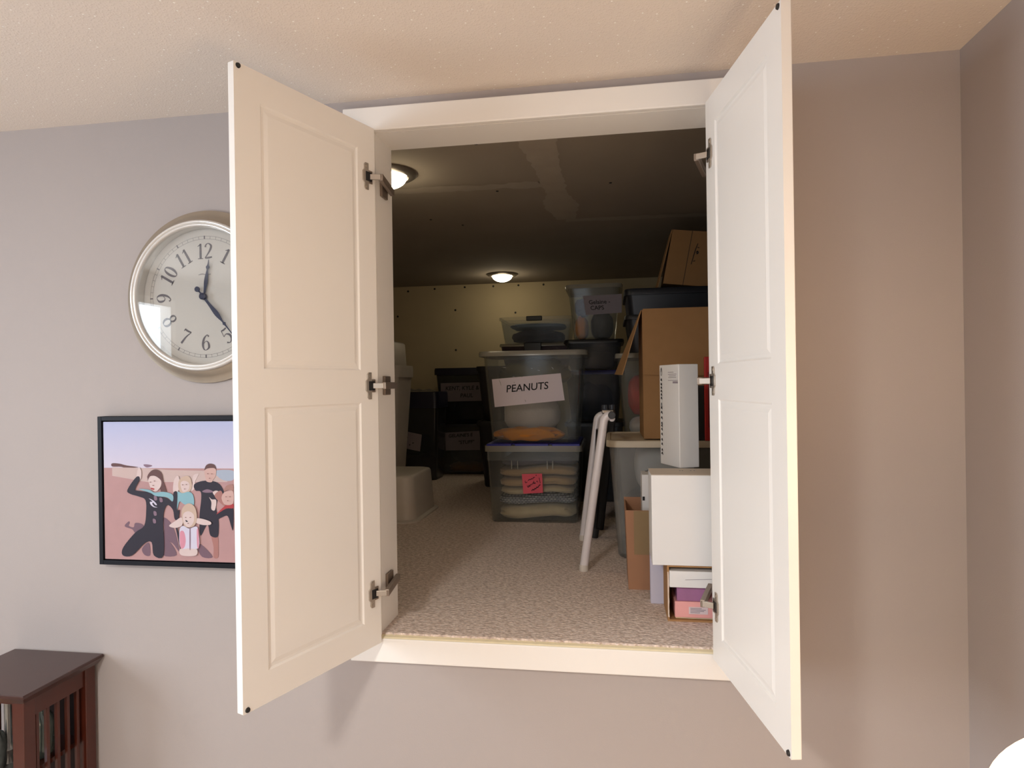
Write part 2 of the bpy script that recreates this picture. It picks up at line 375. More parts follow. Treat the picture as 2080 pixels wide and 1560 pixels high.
# drywall screws of the back wall
scr = [(829, 592), (883, 587), (944, 583.5), (1002, 581.5), (1053, 579.5), (1104, 578), (925, 630), (1047, 635), (808, 643), (926, 711), (808, 703), (808, 790), (880, 588)]
wb = bpy.data.objects['wall_storage_back']
for x, y in scr[:-1]:
    p = aty(x, y, SY1); MB().lathe([(.0085, 0), (.0085, -.002), (.004, -.003)], p, 'Y', 8).build('screw', M_BLACK, wb)
for x, y in ((967, 292), (1160, 262), (1240, 371), (1010, 388), (875, 446), (940, 457)):
    p = atz(x, y, SC); MB().lathe([(.006, 0), (.006, -.002), (.003, -.003)], p, 'Z', 8).build('screw', M_BLACK, sc)

# =====================================================================================
#  THE TWO OPEN DOORS
# =====================================================================================
DH = 1.36; DT = 0.019
def make_door(name, label, A, B, n_in, hinge_z, jamb_x, side):
    A = Vector(A); B = Vector(B); d = (B - A).normalized(); W = (B - A).length; nn = Vector(n_in)
    root = thing(name, label, None, A, kind='structure')
    P = lambda u, w_, v: A + d * u + nn * w_ + Vector((0, 0, v))
    us = [0, .063, .360, W]; vs_ = [0, .068, .637, .720, 1.293, DH]
    m = MB()
    for i in range(3):
        for j in range(5):
            u0, u1, v0, v1 = us[i], us[i + 1], vs_[j], vs_[j + 1]
            if i == 1 and j in (1, 3):
                prev = None
                for ins, dep in ((0, 0), (.004, -.0035), (.010, -.0035), (.020, -.0012)):
                    lp = [P(a, dep, b) for a, b in ((u0 + ins, v0 + ins), (u1 - ins, v0 + ins), (u1 - ins, v1 - ins), (u0 + ins, v1 - ins))]
                    if prev: m.add(prev + lp, [(k, (k + 1) % 4, 4 + (k + 1) % 4, 4 + k) for k in range(4)])
                    prev = lp
                m.add(prev, [(0, 1, 2, 3)])
            else: m.add([P(u0, 0, v0), P(u1, 0, v0), P(u1, 0, v1), P(u0, 0, v1)], [(0, 1, 2, 3)])
    # outer face and edges
    r_ = .002
    c = [(0, 0), (W, 0), (W, DH), (0, DH)]
    fr = [P(a, 0, b) for a, b in c]; bk = [P(a, -DT, b) for a, b in c]
    m.add(fr + bk, [(4, 5, 6, 7)] + [(k, (k + 1) % 4, 4 + (k + 1) % 4, 4 + k) for k in range(4)])
    ob = m.build('door_panel', M_WHITE, root)
    bm = bmesh.new(); bm.from_mesh(ob.data); bmesh.ops.remove_doubles(bm, verts=bm.verts, dist=1e-5); bmesh.ops.recalc_face_normals(bm, faces=bm.faces); bm.to_mesh(ob.data); bm.free()
    b = ob.modifiers.new('bevel', 'BEVEL'); b.width = .0018; b.segments = 2; b.limit_method = 'ANGLE'; b.angle_limit = math.radians(60)
    for v in (.007, DH - .007):
        q = P(W - .011, 0, v); q2 = P(W - .011, .003, v)
        MB().tube([q, q2], [.0058, .0048], 14).build('rubber_bumper', M_BLACK, root, smooth=True)
    for hz in hinge_z:
        h0 = hz - A.z
        # cup plate screwed to the door
        m = MB()
        pl = []
        for uu, vv in ((.026, -.035), (.037, -.035), (.041, -.030), (.041, -.018), (.047, -.012), (.047, .012), (.041, .018), (.041, .030), (.037, .035), (.026, .035)):
            pl.append((uu, vv))
        m.loft([[P(a, .0002, h0 + b_) for a, b_ in pl], [P(a, .0032, h0 + b_) for a, b_ in pl]])
        hg = m.build('hinge', M_METAL, root, bevel=.0008)
        MB().box(.012, .026, .0005, .0035, h0 - .017, h0 + .017, P).build('hinge_cup', M_METALD, hg, bevel=.001)
        MB().box(.016, .037, .0032, .0042, h0 - .012, h0 + .012, P).build('cup_recess_shade', M_BLACKP, hg)  # black plate imitates the shade inside the cup recess
        for sv in (-1, 1):
            q = P(.033, .003, h0 + sv * .027); MB().tube([q, q + nn * .0015], .0035, 10).build('screw', M_METAL, hg)
        # knuckle and arm reaching back to the jamb
        p0 = P(.022, .004, h0); p1 = P(.006, .026, h0)
        MB().bar(p0, p1, .006, .014).build('hinge_knuckle', M_METAL, hg, bevel=.001)
        p2 = Vector((jamb_x - side * .014, .095, hz))
        MB().bar(p1, p2, .012, .018).build('hinge_arm', M_METALD, hg, bevel=.0015)
        MB().box(jamb_x - side * .008, jamb_x, .030, .075, hz - .026, hz + .026).build('mounting_plate', M_METALD, hg, bevel=.002)
    return root
ZB = EYE - .681
hz = [ZB + 1.226, ZB + .680, ZB + .137]
make_door('door_1', 'white two-panel door standing open beside the wall clock', (-.608, -.030, ZB), (-.762, -.426, ZB), (0.932, -0.362, 0), hz, OX0, -1)
make_door('door_2', 'white two-panel door standing open on the side away from the clock', (.240, -.030, ZB), (.311, -.447, ZB), (-.986, -.168, 0), hz, OX1, 1)

# =====================================================================================
#  PUCK LIGHTS IN THE STORAGE
# =====================================================================================
M_DOME = mat('lit_dome', (1, .9, .7, 1), 0.4, emit=(1.0, 0.86, 0.60, 1), estr=14)
M_PUCKRIM = mat('puck_rim', srgb(120, 112, 104), 0.35, 0.7)
def puck(px, py, label, power, dx=0):
    c = atz(px, py, SC); c.x += dx
    t = thing('puck_light', label, 'light', c)
    MB().lathe([(.112, 0), (.112, -.006), (.100, -.014), (.080, -.016), (.080, -.002)], c, cap0=False).build('rim', M_PUCKRIM, t, smooth=True)
    prof = [(.074 * math.cos(a), -.012 - .045 * math.sin(a)) for a in [math.radians(k * 10) for k in range(9)]] + [(.004, -.057)]
    MB().lathe([(.074, -.004)] + prof, c, n=36).build('dome', M_DOME, t, smooth=True)
    l = bpy.data.lights.new('puck_bulb', 'POINT'); l.energy = power; l.color = (1.0, .84, .58); l.shadow_soft_size = .05
    o = bpy.data.objects.new('puck_bulb', l); COL.objects.link(o); o.parent = t; o.location = (0, 0, -.10)
puck(1020, 557, 'lit round puck light on the storage ceiling by the back drywall', 1.0)
puck(786, 352, 'lit round puck light on the storage ceiling near the left jamb', 1.0)

# =====================================================================================
#  TUBS, BINS AND BOXES
# =====================================================================================
def front_rect(px0, px1, py0, py1, Y):
    """world x0,x1,z1(top),z0(bottom) of a pixel rectangle on the plane y=Y"""
    a = aty(px0, (py0 + py1) / 2, Y); b = aty(px1, (py0 + py1) / 2, Y); c = (px0 + px1) / 2
    return a.x, b.x, aty(c, py0, Y).z, aty(c, py1, Y).z
def shell(w0, d0, w1, d1, r, h, th=.003, cx=0, cy=0, z0=0):
    m = MB(); n = 6; lp = []
    for t in (0, .02, .5, 1.0):
        k = t; ww = w0 + (w1 - w0) * k; dd = d0 + (d1 - d0) * k
        if t == 0: ww -= .012; dd -= .012
        lp.append(rrect(ww, dd, r, z0 + h * k, cx, cy))
    for t in (1.0, .5, .03):
        ww = w0 + (w1 - w0) * t - 2 * th; dd = d0 + (d1 - d0) * t - 2 * th
        lp.append(rrect(ww, dd, max(r - th, .004), z0 + h * t + (.003 if t < .1 else 0), cx, cy))
    return m.loft(lp)
def tub(name, label, x0, x1, yf, dep, z0, z1, taper=.035, r=.03, body=M_CLEAR, lid=None, lidh=.03, over=.012, rim=M_RIM, cat='storage bin', group=None, clips=None, lid_name='lid', ribs=False):
    """open tub with its rim/lid. x0..x1, z1 are the outside of the rim at the top."""
    z0 += .0015; W = x1 - x0 - 2 * over; cx = (x0 + x1) / 2; cy = yf + dep / 2
    t = thing(name, label, cat, (cx, cy, z0), group=group)
    hb = z1 - z0 - lidh
    shell(W - 2 * taper, dep - 2 * over - 2 * taper, W, dep - 2 * over, r, hb, cx=cx, cy=cy, z0=z0).build('body', body, t, smooth=True, ang=50)
    if lid is not None:
        m = MB(); rr_ = r + over
        m.loft([rrect(W + .004, dep - 2 * over + .004, r, z1 - lidh, cx, cy), rrect(x1 - x0, dep, rr_, z1 - lidh, cx, cy), rrect(x1 - x0, dep, rr_, z1 - lidh * .3, cx, cy), rrect(x1 - x0 - .006, dep - .006, rr_, z1, cx, cy), rrect(x1 - x0 - .03, dep - .03, rr_, z1, cx, cy), rrect(x1 - x0 - .036, dep - .036, rr_, z1 - .005, cx, cy)])
        m.build(lid_name, lid, t, smooth=True, ang=35)
    else:
        m = MB(); rr_ = r + over
        m.loft([rrect(W - .004, dep - 2 * over - .004, r, z1 - lidh, cx, cy), rrect(x1 - x0, dep, rr_, z1 - lidh, cx, cy), rrect(x1 - x0, dep, rr_, z1, cx, cy), rrect(W - .004, dep - 2 * over - .004, r, z1, cx, cy)], False, False)
        m.build('rim', rim, t, smooth=True, ang=35)
    if clips:
        for (cxx, cw, ch) in clips:
            MB().box(cxx - cw / 2, cxx + cw / 2, yf - .012, yf + .004, z1 - ch, z1 + .004).build('latch', M_BLACKP, t, bevel=.004, seg=3)
    return t
def paper(parent, quad_px, Y, m=M_PAPER, name='paper_label', texts=(), strokes=(), taper_y=None, ink=M_INK):
    """paper glued on the plane through its pixel corners (TL, TR, BR, BL); texts = (string, u, v, size, shear)"""
    Yf = (lambda py: Y) if taper_y is None else taper_y
    q = [aty(x, y, Yf(y)) for x, y in quad_px]
    m_ = MB().add(q + [p + Vector((0, .0006, 0)) for p in q], [(0, 1, 2, 3), (7, 6, 5, 4), (0, 4, 5, 1), (1, 5, 6, 2), (2, 6, 7, 3), (3, 7, 4, 0)])
    o = m_.build(name, m, parent)
    ex = (q[1] - q[0]); W = ex.length; ex.normalize(); ey = (q[0] - q[3]); H = ey.length; ey.normalize()
    fn = lambda x, y: q[3] + ex * x + ey * y + Vector((0, -.0008, 0))
    for s_, u, v, size, sh in texts:
        vf = text2d(s_, size * H, sh, .004 * H); flat(MB(), ([(x + u * W, y + v * H) for x, y in vf[0]], vf[1]), fn).build('lettering', ink, o)
    if strokes:
        for st in strokes: flat(MB(), ribbon2d([(x * W, y * H, wd * H) for x, y, wd in st], 4), fn).build('pen_stroke', ink, o)
    return o
def lump(name, label, cat, cx, cy, z0, w_, d_, h, m, seed=0, amp=.12, e=.55, group=None, fr=3.0, nu=28, nv=12, sag=0, wave=0):
    """soft rounded lump (folded cloth, plush): super-ellipsoid with noise"""
    mb = MB(); loops = []
    sg = lambda v, p: math.copysign(abs(v) ** p, v)
    for j in range(nv + 1):
        ph = -math.pi / 2 + math.pi * j / nv; l = []
        for i in range(nu):
            th = 2 * math.pi * i / nu
            x = sg(math.cos(ph), e) * sg(math.cos(th), e); y = sg(math.cos(ph), e) * sg(math.sin(th), e); z = sg(math.sin(ph), .8)
            k = 1 + amp * noise.noise(Vector((x * fr + seed, y * fr, z * fr)))
            zz = z0 + h / 2 + z * h / 2 * (1 + amp * noise.noise(Vector((x * 2 + seed * 3, y * 2, 1)))) + wave * (.6 + .6 * math.sin(x * 2.6 + .6) + .3 * math.sin(x * 5))
            l.append((cx + x * w_ / 2 * min(k, 1.03), cy + y * d_ / 2 * min(k, 1.03), max(z0, zz)))
        loops.append(l)
    return tag(mb.loft(loops).build(name, m, smooth=True, ang=80), label, cat, group)

M_CREAMC = mat('cream_knit', srgb(214, 190, 150), .95, var=.12, scale=40, bump=.5, bscale=160, sheen=.3)
M_TANC = mat('tan_knit', srgb(196, 160, 118), .95, var=.12, scale=40, bump=.5, bscale=160, sheen=.3)
M_GREYC = mat('grey_cloth', srgb(96, 92, 100), .95, var=.12, scale=40, bump=.5, bscale=160)
M_PLUSH = mat('white_plush', srgb(228, 212, 196), 1.0, var=.06, scale=25, bump=.8, bscale=90, sheen=.4)
M_ORANGE = mat('orange_felt', srgb(226, 138, 22), .9, var=.15, scale=18, sheen=.3)
M_BLUELID = mat('blue_lid', srgb(38, 40, 150), .4, var=.05)
M_NAVY = mat('navy_plastic', srgb(26, 28, 52), .4, var=.05)
M_DARK = mat('charcoal_plastic', srgb(34, 34, 38), .45, var=.05)
M_DARKB = mat('blue_black_plastic', srgb(24, 28, 38), .4, var=.05)
M_RED = mat('red_plastic', srgb(196, 44, 40), .45, var=.06)
M_MAROON = mat('maroon_cloth', srgb(70, 30, 40), .9, var=.15)
M_WPL = mat('white_plastic', srgb(206, 198, 188), .45, var=.03)
M_BLUEC = mat('pale_blue_cloth', srgb(150, 170, 190), .9, var=.15, scale=12)
M_OLIVE = mat('olive_cloth', srgb(110, 105, 50), .9, var=.15, scale=12)
def pattern_mat():
    m = bpy.data.materials.new('patterned_knit'); m.use_nodes = True
    nt = m.node_tree; p = nt.nodes['Principled BSDF']; p.inputs['Roughness'].default_value = .95
    tc = nt.nodes.new('ShaderNodeTexCoord'); br = nt.nodes.new('ShaderNodeTexBrick')
    br.inputs['Scale'].default_value = 30; br.inputs['Color1'].default_value = srgb(200, 196, 190); br.inputs['Color2'].default_value = srgb(150, 150, 155)
    br.inputs['Mortar'].default_value = srgb(70, 72, 84); br.inputs['Mortar Size'].default_value = .045
    mp = nt.nodes.new('ShaderNodeMapping'); mp.inputs['Rotation'].default_value = (math.radians(90), 0, 0)
    nt.links.new(tc.outputs['Object'], mp.inputs['Vector']); nt.links.new(mp.outputs['Vector'], br.inputs['Vector']); nt.links.new(br.outputs['Color'], p.inputs['Base Color'])
    return m
M_PATT = pattern_mat()

# --- tub with blue lid and pink note, on the carpet ------------------------------------
Y1 = 1.36
x0, x1, zt, zb = front_rect(985, 1184, 905, 1063, Y1)
DEP = .44
tw = tub('storage_tub', 'clear tub with blue lid and pink sticky note, full of folded clothes', x0, x1, Y1 - .018, DEP, FZ, zt, taper=.018, r=.02, body=M_CLEAR, lidh=.028, over=.010, rim=M_RIM)
# blue lid inside a clear flange, with notches
m = MB()
xa, xb = x0 + .012, x1 - .012; yy = Y1 - .018 + .010
notch = [aty(1042, 905, Y1).x, aty(1117, 905, Y1).x]
prev = xa
for nx_ in notch + [None]:
    e_ = xb if nx_ is None else nx_ - .007
    m.box(prev, e_, yy, yy + DEP - .03, zt - .010, zt + .008); prev = None if nx_ is None else nx_ + .010
m.box(xa, xb, yy + .03, yy + DEP - .03, zt - .010, zt + .006)
m.build('lid', M_BLUELID, tw, bevel=.002)
for nx_ in notch: MB().box(nx_ - .006, nx_ + .009, yy + .004, yy + .029, zt - .010, zt + .003).build('lid_notch', M_BLACKP, tw)
# hanging flange under the rim
fz = aty(1090, 935, Y1).z
MB().box(x0 + .016, x1 - .016, Y1 - .016, Y1 - .0135, fz, zt - .028).build('front_flange', M_CLEAR, tw)
# ribs
m = MB()
for px in (1040, 1052, 1112, 1123):
    p = aty(px, 935, Y1); MB().box(p.x - .002, p.x + .002, Y1 - .013, Y1 - .006, aty(px, 952, Y1).z, fz).build('rib', M_RIM, tw)
gy = Y1 + .185
fold = [('cream', 300, 1008, 1172, 1030, 1062, M_CREAMC, 'thick cream sweater folded at the bottom of the pink-note tub', 0),
        ('patt', 301, 1006, 1172, 1008, 1030, M_PATT, 'grey and white patterned sweater folded in the pink-note tub', 1),
        ('tan', 302, 1010, 1168, 992, 1009, M_CREAMC, 'thin cream sweater folded above the patterned one', 2),
        ('tan2', 303, 1008, 1172, 972, 993, M_TANC, 'tan sweater folded in the middle of the pink-note tub', 3),
        ('grey', 304, 1008, 1174, 950, 973, M_TANC, 'brown sweater folded behind the pink note', 4),
        ('dk', 305, 1010, 1174, 930, 951, M_GREYC, 'dark grey garment folded at the top of the pink-note tub', 5)]
for nm, sd, a, b, t0, t1, mm, lb, k in fold:
    xx0, xx1, zz1, zz0 = front_rect(a, b, t0, t1, Y1 + .02)
    lump('folded_garment', lb, 'clothing', (xx0 + xx1) / 2, Y1 - .018 + DEP / 2, max(zz0, FZ + .005), (xx1 - xx0) * .965, .345, (zz1 - zz0) * .90, mm, seed=sd, amp=.10, e=.35, group='garments folded in the blue-lidded tub', nu=48, nv=14, wave=.010)
paper(tw, [(1060, 963), (1101, 962), (1103, 1001), (1063, 1003)], Y1 - .008, mat('pink_note', srgb(232, 96, 112), .8), 'sticky_note',
      strokes=[[(.14, .66, .03), (.15, .56, .035), (.24, .60, .03)], [(.28, .66, .03), (.36, .72, .04), (.42, .70, .03), (.46, .76, .04), (.52, .74, .03), (.56, .81, .04), (.64, .82, .03)], [(.68, .92, .04), (.73, .92, .04)],
               [(.22, .42, .03), (.27, .32, .035), (.31, .43, .03), (.35, .36, .035), (.38, .47, .03)], [(.42, .42, .03), (.44, .50, .035)], [(.49, .46, .03), (.53, .56, .03), (.57, .50, .03)], [(.56, .64, .03), (.60, .50, .035), (.66, .56, .03)], [(.68, .60, .03), (.74, .63, .03), (.76, .56, .03)], [(.84, .80, .03), (.88, .52, .03)],
               [(.42, .14, .04), (.50, .22, .04), (.53, .17, .04), (.60, .27, .04), (.63, .23, .04), (.70, .33, .045), (.74, .30, .04), (.80, .39, .045), (.88, .45, .05)]],
      ink=mat('dark_red_ink', srgb(60, 8, 24), .7))

# --- big clear tub on top of it ---------------------------------------------------------
x0, x1, zt, zb = front_rect(971, 1195, 712, 903, Y1)
zb = bpy.data.objects['storage_tub'].location.z * 0 + aty(1085, 905, Y1).z + .0085
tp = tub('storage_tub', 'large clear tub lettered PEANUTS with white plush inside', x0, x1, Y1 - .02, .46, zb, zt, taper=.030, r=.035, body=M_CLEAR, lid=M_RIM, lidh=.024, over=.024, lid_name='lid')
hh = zt - zb
def tap(py): # the front wall leans: nearer at the top
    k = (903 - py) / (903 - 712); return Y1 - .02 + .024 + .030 * (1 - k) - .0035
paper(tp, [(999, 770.5), (1139, 758), (1147, 813), (1005, 827)], Y1, texts=[('PEANUTS', .495, .60, .36, .15)], taper_y=tap)
c0 = aty(1080, 850, Y1 + .17)
lump('plush_toy', 'round white fluffy plush toy inside the clear tub', 'plush toy', c0.x - .01, Y1 + .27, zb + .020, .29, .22, .225, M_PLUSH, seed=4, amp=.10, e=1.0, fr=2)
cl = aty(1045, 895, Y1 + .1)
lump('felt_cloth', 'bright orange felt crumpled under the white plush toy', 'cloth', c0.x - .005, Y1 + .085, zb + .008, .345, .10, .062, M_ORANGE, seed=12, amp=.7, e=.8, fr=2.4, nu=48)
lump('crumpled_bag', 'crumpled olive and beige bag at the top of the clear tub', 'bag', c0.x + .02, Y1 + .22, zb + .272, .36, .30, .13, mat('beige_bag', srgb(112, 102, 72), .8, var=.5, scale=12), seed=19, amp=.6, e=.9)
# glints of the clear wrap, modelled as pale slivers on the tub front
m = MB()
for (px, py, dx, dy) in ((1013, 770, 5, 14), (1043, 776, 2, 2), (1041, 765, 5, 1), (1058, 765, 3, 1), (1066, 812, 2, 5), (1120, 745, 4, 6), (1078, 748, 4, 1), (1092, 752, 5, 1), (1020, 746, 9, 1)):
    a = aty(px, py, tap(py) - .001); b = aty(px + dx, py + dy, tap(py + dy) - .001)
    MB().tube([a, a.lerp(b, .5) + Vector((.002, -.0015, 0)), b], [.0004, .0016, .0004], 6).build('tape_glint', clear_mat('glint_film', srgb(240, 235, 225), .5, .05), tp, smooth=True)

# --- stack with the black-latch bins behind ---------------------------------------------
Y2 = 2.36
x0, x1, z1, z0 = front_rect(1013, 1164, 643, 697, Y2)
zl = aty(1085, 697, Y2).z
lb1 = tub('latch_bin', 'shallow clear bin with black latch on top of its stack', x0, x1, Y2, .40, zl, z1, taper=.022, r=.02, body=clear_mat('bluish_clear', srgb(190, 200, 212), .16), lidh=.018, over=.010, rim=M_FROST, clips=[(aty(1085, 650, Y2).x, .10, .026)])
lump('knitted_things', 'heap of dark red and grey clothes in the shallow latch bin', 'clothing', (x0 + x1) / 2, Y2 + .2, zl + .004, .34, .30, .085, mat('dark_mixed_cloth', srgb(60, 44, 52), .95, var=.6, scale=14), seed=31, amp=.4, e=.5, nu=40)
lump('folded_garment', 'pale blue garment on the clothes in the shallow latch bin', 'clothing', (x0 + x1) / 2, Y2 + .2, zl + .098, .36, .32, .035, M_BLUEC, seed=35, amp=.2, e=.45)
zl2 = zl - .14
tub('latch_bin', 'second shallow bin with black latch, under the topmost one', x0, x1, Y2, .40, zl2, zl - .0005, taper=.02, r=.02, body=clear_mat('mauve_clear', srgb(84, 68, 82), .7), lid=M_RIM, lidh=.018, over=.010, clips=[(aty(1082, 703, Y2).x, .11, .05)])
xt0 = aty(968, 900, Y2).x
tub('dark_tote', 'charcoal tote under the two latch bins', xt0, xt0 + .50, Y2 - .02, .44, zl2 - .35, zl2 - .0005, taper=.03, r=.03, body=M_DARK, lid=M_DARK, lidh=.03)
tub('dark_tote', 'charcoal tote on the carpet at the foot of the latch bin stack', xt0, xt0 + .50, Y2 - .02, .44, FZ, zl2 - .3505, taper=.03, r=.03, body=M_DARK, lid=M_DARK, lidh=.03)

# --- stack carrying the caps tub --------------------------------------------------------
Y3 = 1.90
x0, x1, z1, z0 = front_rect(1148, 1266, 576, 689, Y3)
cz0 = z0
tc_ = tub('storage_tub', 'clear tub lettered CAPS at the top of a dark bin stack', x0, x1, Y3, .38, z0, z1, taper=.030, r=.03, body=M_CLEAR, lid=M_RIM, lidh=.022, over=.014)
def tap3(py):
    k = (689 - py) / 113; return Y3 + .014 + .030 * (1 - k) - .003
paper(tc_, [(1184, 601), (1263, 597), (1263, 635), (1190, 640)], Y3, mat('grey_paper', srgb(150, 140, 146), .8), texts=[('Gelaine -', .40, .64, .30, 0), ('CAPS', .32, .34, .30, 0)], taper_y=tap3)
p = aty(1178, 660, Y3 + .08)
lump('cap', 'orange cap seen in the corner of the caps tub', 'cap', x0 + .085, Y3 + .14, z0 + .006, .075, .20, .13, M_ORANGE, seed=50, amp=.25, e=.7)
lump('cap', 'maroon cap lying on the orange one in the caps tub', 'cap', x0 + .09, Y3 + .14, z0 + .14, .085, .20, .10, M_MAROON, seed=52, amp=.2, e=.7)
lump('cap', 'black cap filling the middle of the caps tub', 'cap', x0 + .20, Y3 + .18, z0 + .006, .13, .22, .16, M_BLACK, seed=54, amp=.2, e=.7)
za = aty(1205, 752, Y3).z; zbb = aty(1205, 858, Y3).z
xs0 = aty(1144, 690, Y3).x; xs1 = aty(1268, 690, Y3).x
tub('dark_bin', 'smoky bin with black lid directly under the caps tub', xs0, xs1, Y3 - .012, .42, za, cz0 - .0005, taper=.025, r=.03, body=M_DKCLEAR, lid=M_BLACKP, lidh=.02)
lump('folded_garment', 'beige garment inside the smoky bin under the caps tub', 'clothing', (xs0 + xs1) / 2 + .02, Y3 + .15, za + .006, .2, .22, .10, mat('beige_cloth', srgb(150, 132, 110), .9, var=.2), seed=61, amp=.3, e=.6)
tub('dark_bin', 'smoky bin with royal blue lid, second under the caps tub', xs0, xs1, Y3 - .012, .42, zbb, za - .0005, taper=.025, r=.03, body=M_DKCLEAR, lid=mat('deep_blue_lid', srgb(34, 34, 92), .4), lidh=.022)
lump('folded_garment', 'dark blue-grey clothes inside the blue-lidded smoky bin', 'clothing', (xs0 + xs1) / 2, Y3 + .2, zbb + .006, .2, .24, .20, mat('slate_cloth', srgb(52, 54, 66), .9, var=.3), seed=63, amp=.3, e=.6)
tub('dark_bin', 'olive-tinted smoky bin at the foot of the caps stack', xs0, xs1, Y3 - .012, .42, FZ, zbb - .0005, taper=.025, r=.03, body=M_DKCLEAR, lid=M_DARK, lidh=.022)
lump('folded_garment', 'olive clothes inside the bottom bin of the caps stack', 'clothing', (xs0 + xs1) / 2, Y3 + .2, FZ + .006, .2, .24, .26, M_OLIVE, seed=65, amp=.3, e=.6)

# --- two labelled bins by the back wall -------------------------------------------------
Y4 = 2.92
x0, x1, z1, z0 = front_rect(881, 1012, 747, 861, Y4)
tk = tub('storage_bin', 'smoky bin with navy lid and two-line paper label, upper of two', x0, x1, Y4, .40, z0, z1, taper=.03, r=.02, body=M_DKCLEAR, lid=M_NAVY, lidh=.05, over=.014)
paper(tk, [(895, 778.5), (982, 776), (984, 814), (896, 816)], Y4 + .012, mat('grey_paper'  , srgb(150, 140, 146), .8), texts=[('KENT, KYLE &', .50, .70, .30, .1), ('PAUL', .60, .30, .30, .1)])
lump('folded_garment', 'black clothes inside the upper bin by the back wall', 'clothing', (x0 + x1) / 2, Y4 + .2, z0 + .006, .26, .26, .2, M_DARK, seed=71, amp=.2, e=.5)
xg0, xg1, zg1, zg0 = front_rect(887, 1000, 862, 962, Y4 + .0)
tg = tub('storage_bin', 'clear bin with STUFF paper label and orange cloth, lower of two', xg0, xg1, Y4 + .005, .39, FZ, z0 - .0005, taper=.02, r=.02, body=clear_mat('dim_clear', srgb(110, 112, 112), .35), lid=M_DARK, lidh=.022, over=.010)
paper(tg, [(904, 879), (975, 875), (975, 914), (905, 915)], Y4 + .012, mat('grey_paper', srgb(150, 140, 146), .8), texts=[('GELAINE\'S E', .44, .80, .26, .1), ('"STUFF"', .60, .40, .27, .1)])
lump('felt_cloth', 'orange cloth at the bottom of the STUFF bin', 'cloth', (xg0 + xg1) / 2, Y4 + .19, FZ + .006, .29, .28, .07, M_ORANGE, seed=73, amp=.25, e=.5)
lump('folded_garment', 'slate grey clothes on the orange cloth in the STUFF bin', 'clothing', (xg0 + xg1) / 2, Y4 + .2, FZ + .078, .28, .26, .18, mat('slate_cloth', (1, 1, 1, 1)), seed=75, amp=.25, e=.5)

# --- navy lidded tub further left -------------------------------------------------------
Y5 = 2.62
x0, x1, z1, z0 = front_rect(768, 892, 797, 960, Y5)
tn = tub('storage_tub', 'navy tub with deep lid and tilted paper label by the back drywall', x0, x1, Y5, .285, FZ, z1, taper=.02, r=.03, body=M_DKCLEAR, lid=M_NAVY, lidh=.11, over=.012)
paper(tn, [(796, 870), (857, 883), (853, 917), (794, 905)], Y5 + .010, mat('grey_paper', srgb(150, 140, 146), .8), strokes=[[(.25, .55, .05), (.32, .62, .05)], [(.5, .7, .05), (.54, .66, .05)], [(.7, .4, .05), (.75, .44, .05)], [(.6, .25, .05), (.64, .3, .05)]])
lump('folded_garment', 'maroon cloth at the bottom of the navy tub', 'clothing', (x0 + x1) / 2 + .05, Y5 + .14, FZ + .006, .20, .2, .16, M_MAROON, seed=81, amp=.2, e=.5)
lump('folded_garment', 'dark green cloth above the maroon one in the navy tub', 'clothing', (x0 + x1) / 2, Y5 + .14, FZ + .17, .26, .2, .14, mat('dark_green_cloth', srgb(34, 50, 44), .9, var=.3), seed=83, amp=.2, e=.5)
pl = clear_mat('plastic_sheet', srgb(150, 150, 150), .25)
m = MB(); lp = []
for j in range(9):
    lp.append([(x0 + .04 + (x1 - x0 - .08) * i / 14, Y5 + .03 + .22 * j / 8, z1 + .004 + .045 * max(0, noise.noise(Vector((i * .5, j * .6, 3))) + .25) * math.sin(math.pi * i / 14) * math.sin(math.pi * j / 8)) for i in range(15)])
vs = [p for l in lp for p in l]
m.add(vs, [(j * 15 + i, j * 15 + i + 1, (j + 1) * 15 + i + 1, (j + 1) * 15 + i) for j in range(8) for i in range(14)])
tag(m.build('plastic_bag', pl, smooth=True), 'crumpled clear plastic bag lying on the navy lid', 'bag')

# --- white upside-down tub and tall white tub at the left jamb ---------------------------
p = atz(866, 1047, FZ); q = atz(795, 1060, FZ)
wx1 = p.x; wx0 = p.x - .52; wy0 = 1.30; zt_ = aty(862, 957, 1.52).z
t = thing('upturned_tub', 'low white plastic tub turned upside down on the carpet', 'tub', ((wx0 + wx1) / 2, wy0 + .2, FZ))
m = MB(); cxx, cyy = (wx0 + wx1) / 2, wy0 + .22
m.loft([rrect(.50, .42, .06, FZ + .012, cxx, cyy), rrect(.49, .41, .06, FZ + .1, cxx, cyy), rrect(.475, .395, .06, zt_ - .012, cxx, cyy), rrect(.465, .385, .06, zt_ - .003, cxx, cyy), rrect(.44, .36, .055, zt_, cxx, cyy)])
m.build('body', M_WPL, t, smooth=True, ang=50)
MB().loft([rrect(.54, .46, .07, FZ, cxx, cyy), rrect(.54, .46, .07, FZ + .008, cxx, cyy), rrect(.505, .425, .06, FZ + .0125, cxx, cyy)]).build('rim', M_WPL, t, smooth=True)
Y6 = 1.95
xr = aty(809, 755, Y6).x
zl_ = aty(806, 741, Y6).z
tub('tall_tub', 'tall white plastic tub with lid beside the left jamb', xr - .36, xr, Y6, .34, FZ, zl_, taper=.045, r=.05, body=M_WPL, lid=M_WPL, lidh=.072, over=.012)
xr2 = aty(800, 700, Y6 + .03).x; zq = aty(800, 692, Y6 + .03).z
m = MB().loft([rrect(.30, .26, .03, zl_ - .004, xr2 - .15, Y6 + .16), rrect(.29, .25, .03, zq - .01, xr2 - .152, Y6 + .16), rrect(.27, .23, .03, zq, xr2 - .153, Y6 + .16)])
t = thing('white_box', 'small white plastic box standing on the tall white tub', 'box', (xr2 - .15, Y6 + .16, zl_ - .004))
m.build('body', M_WPL, t, smooth=True, ang=45)

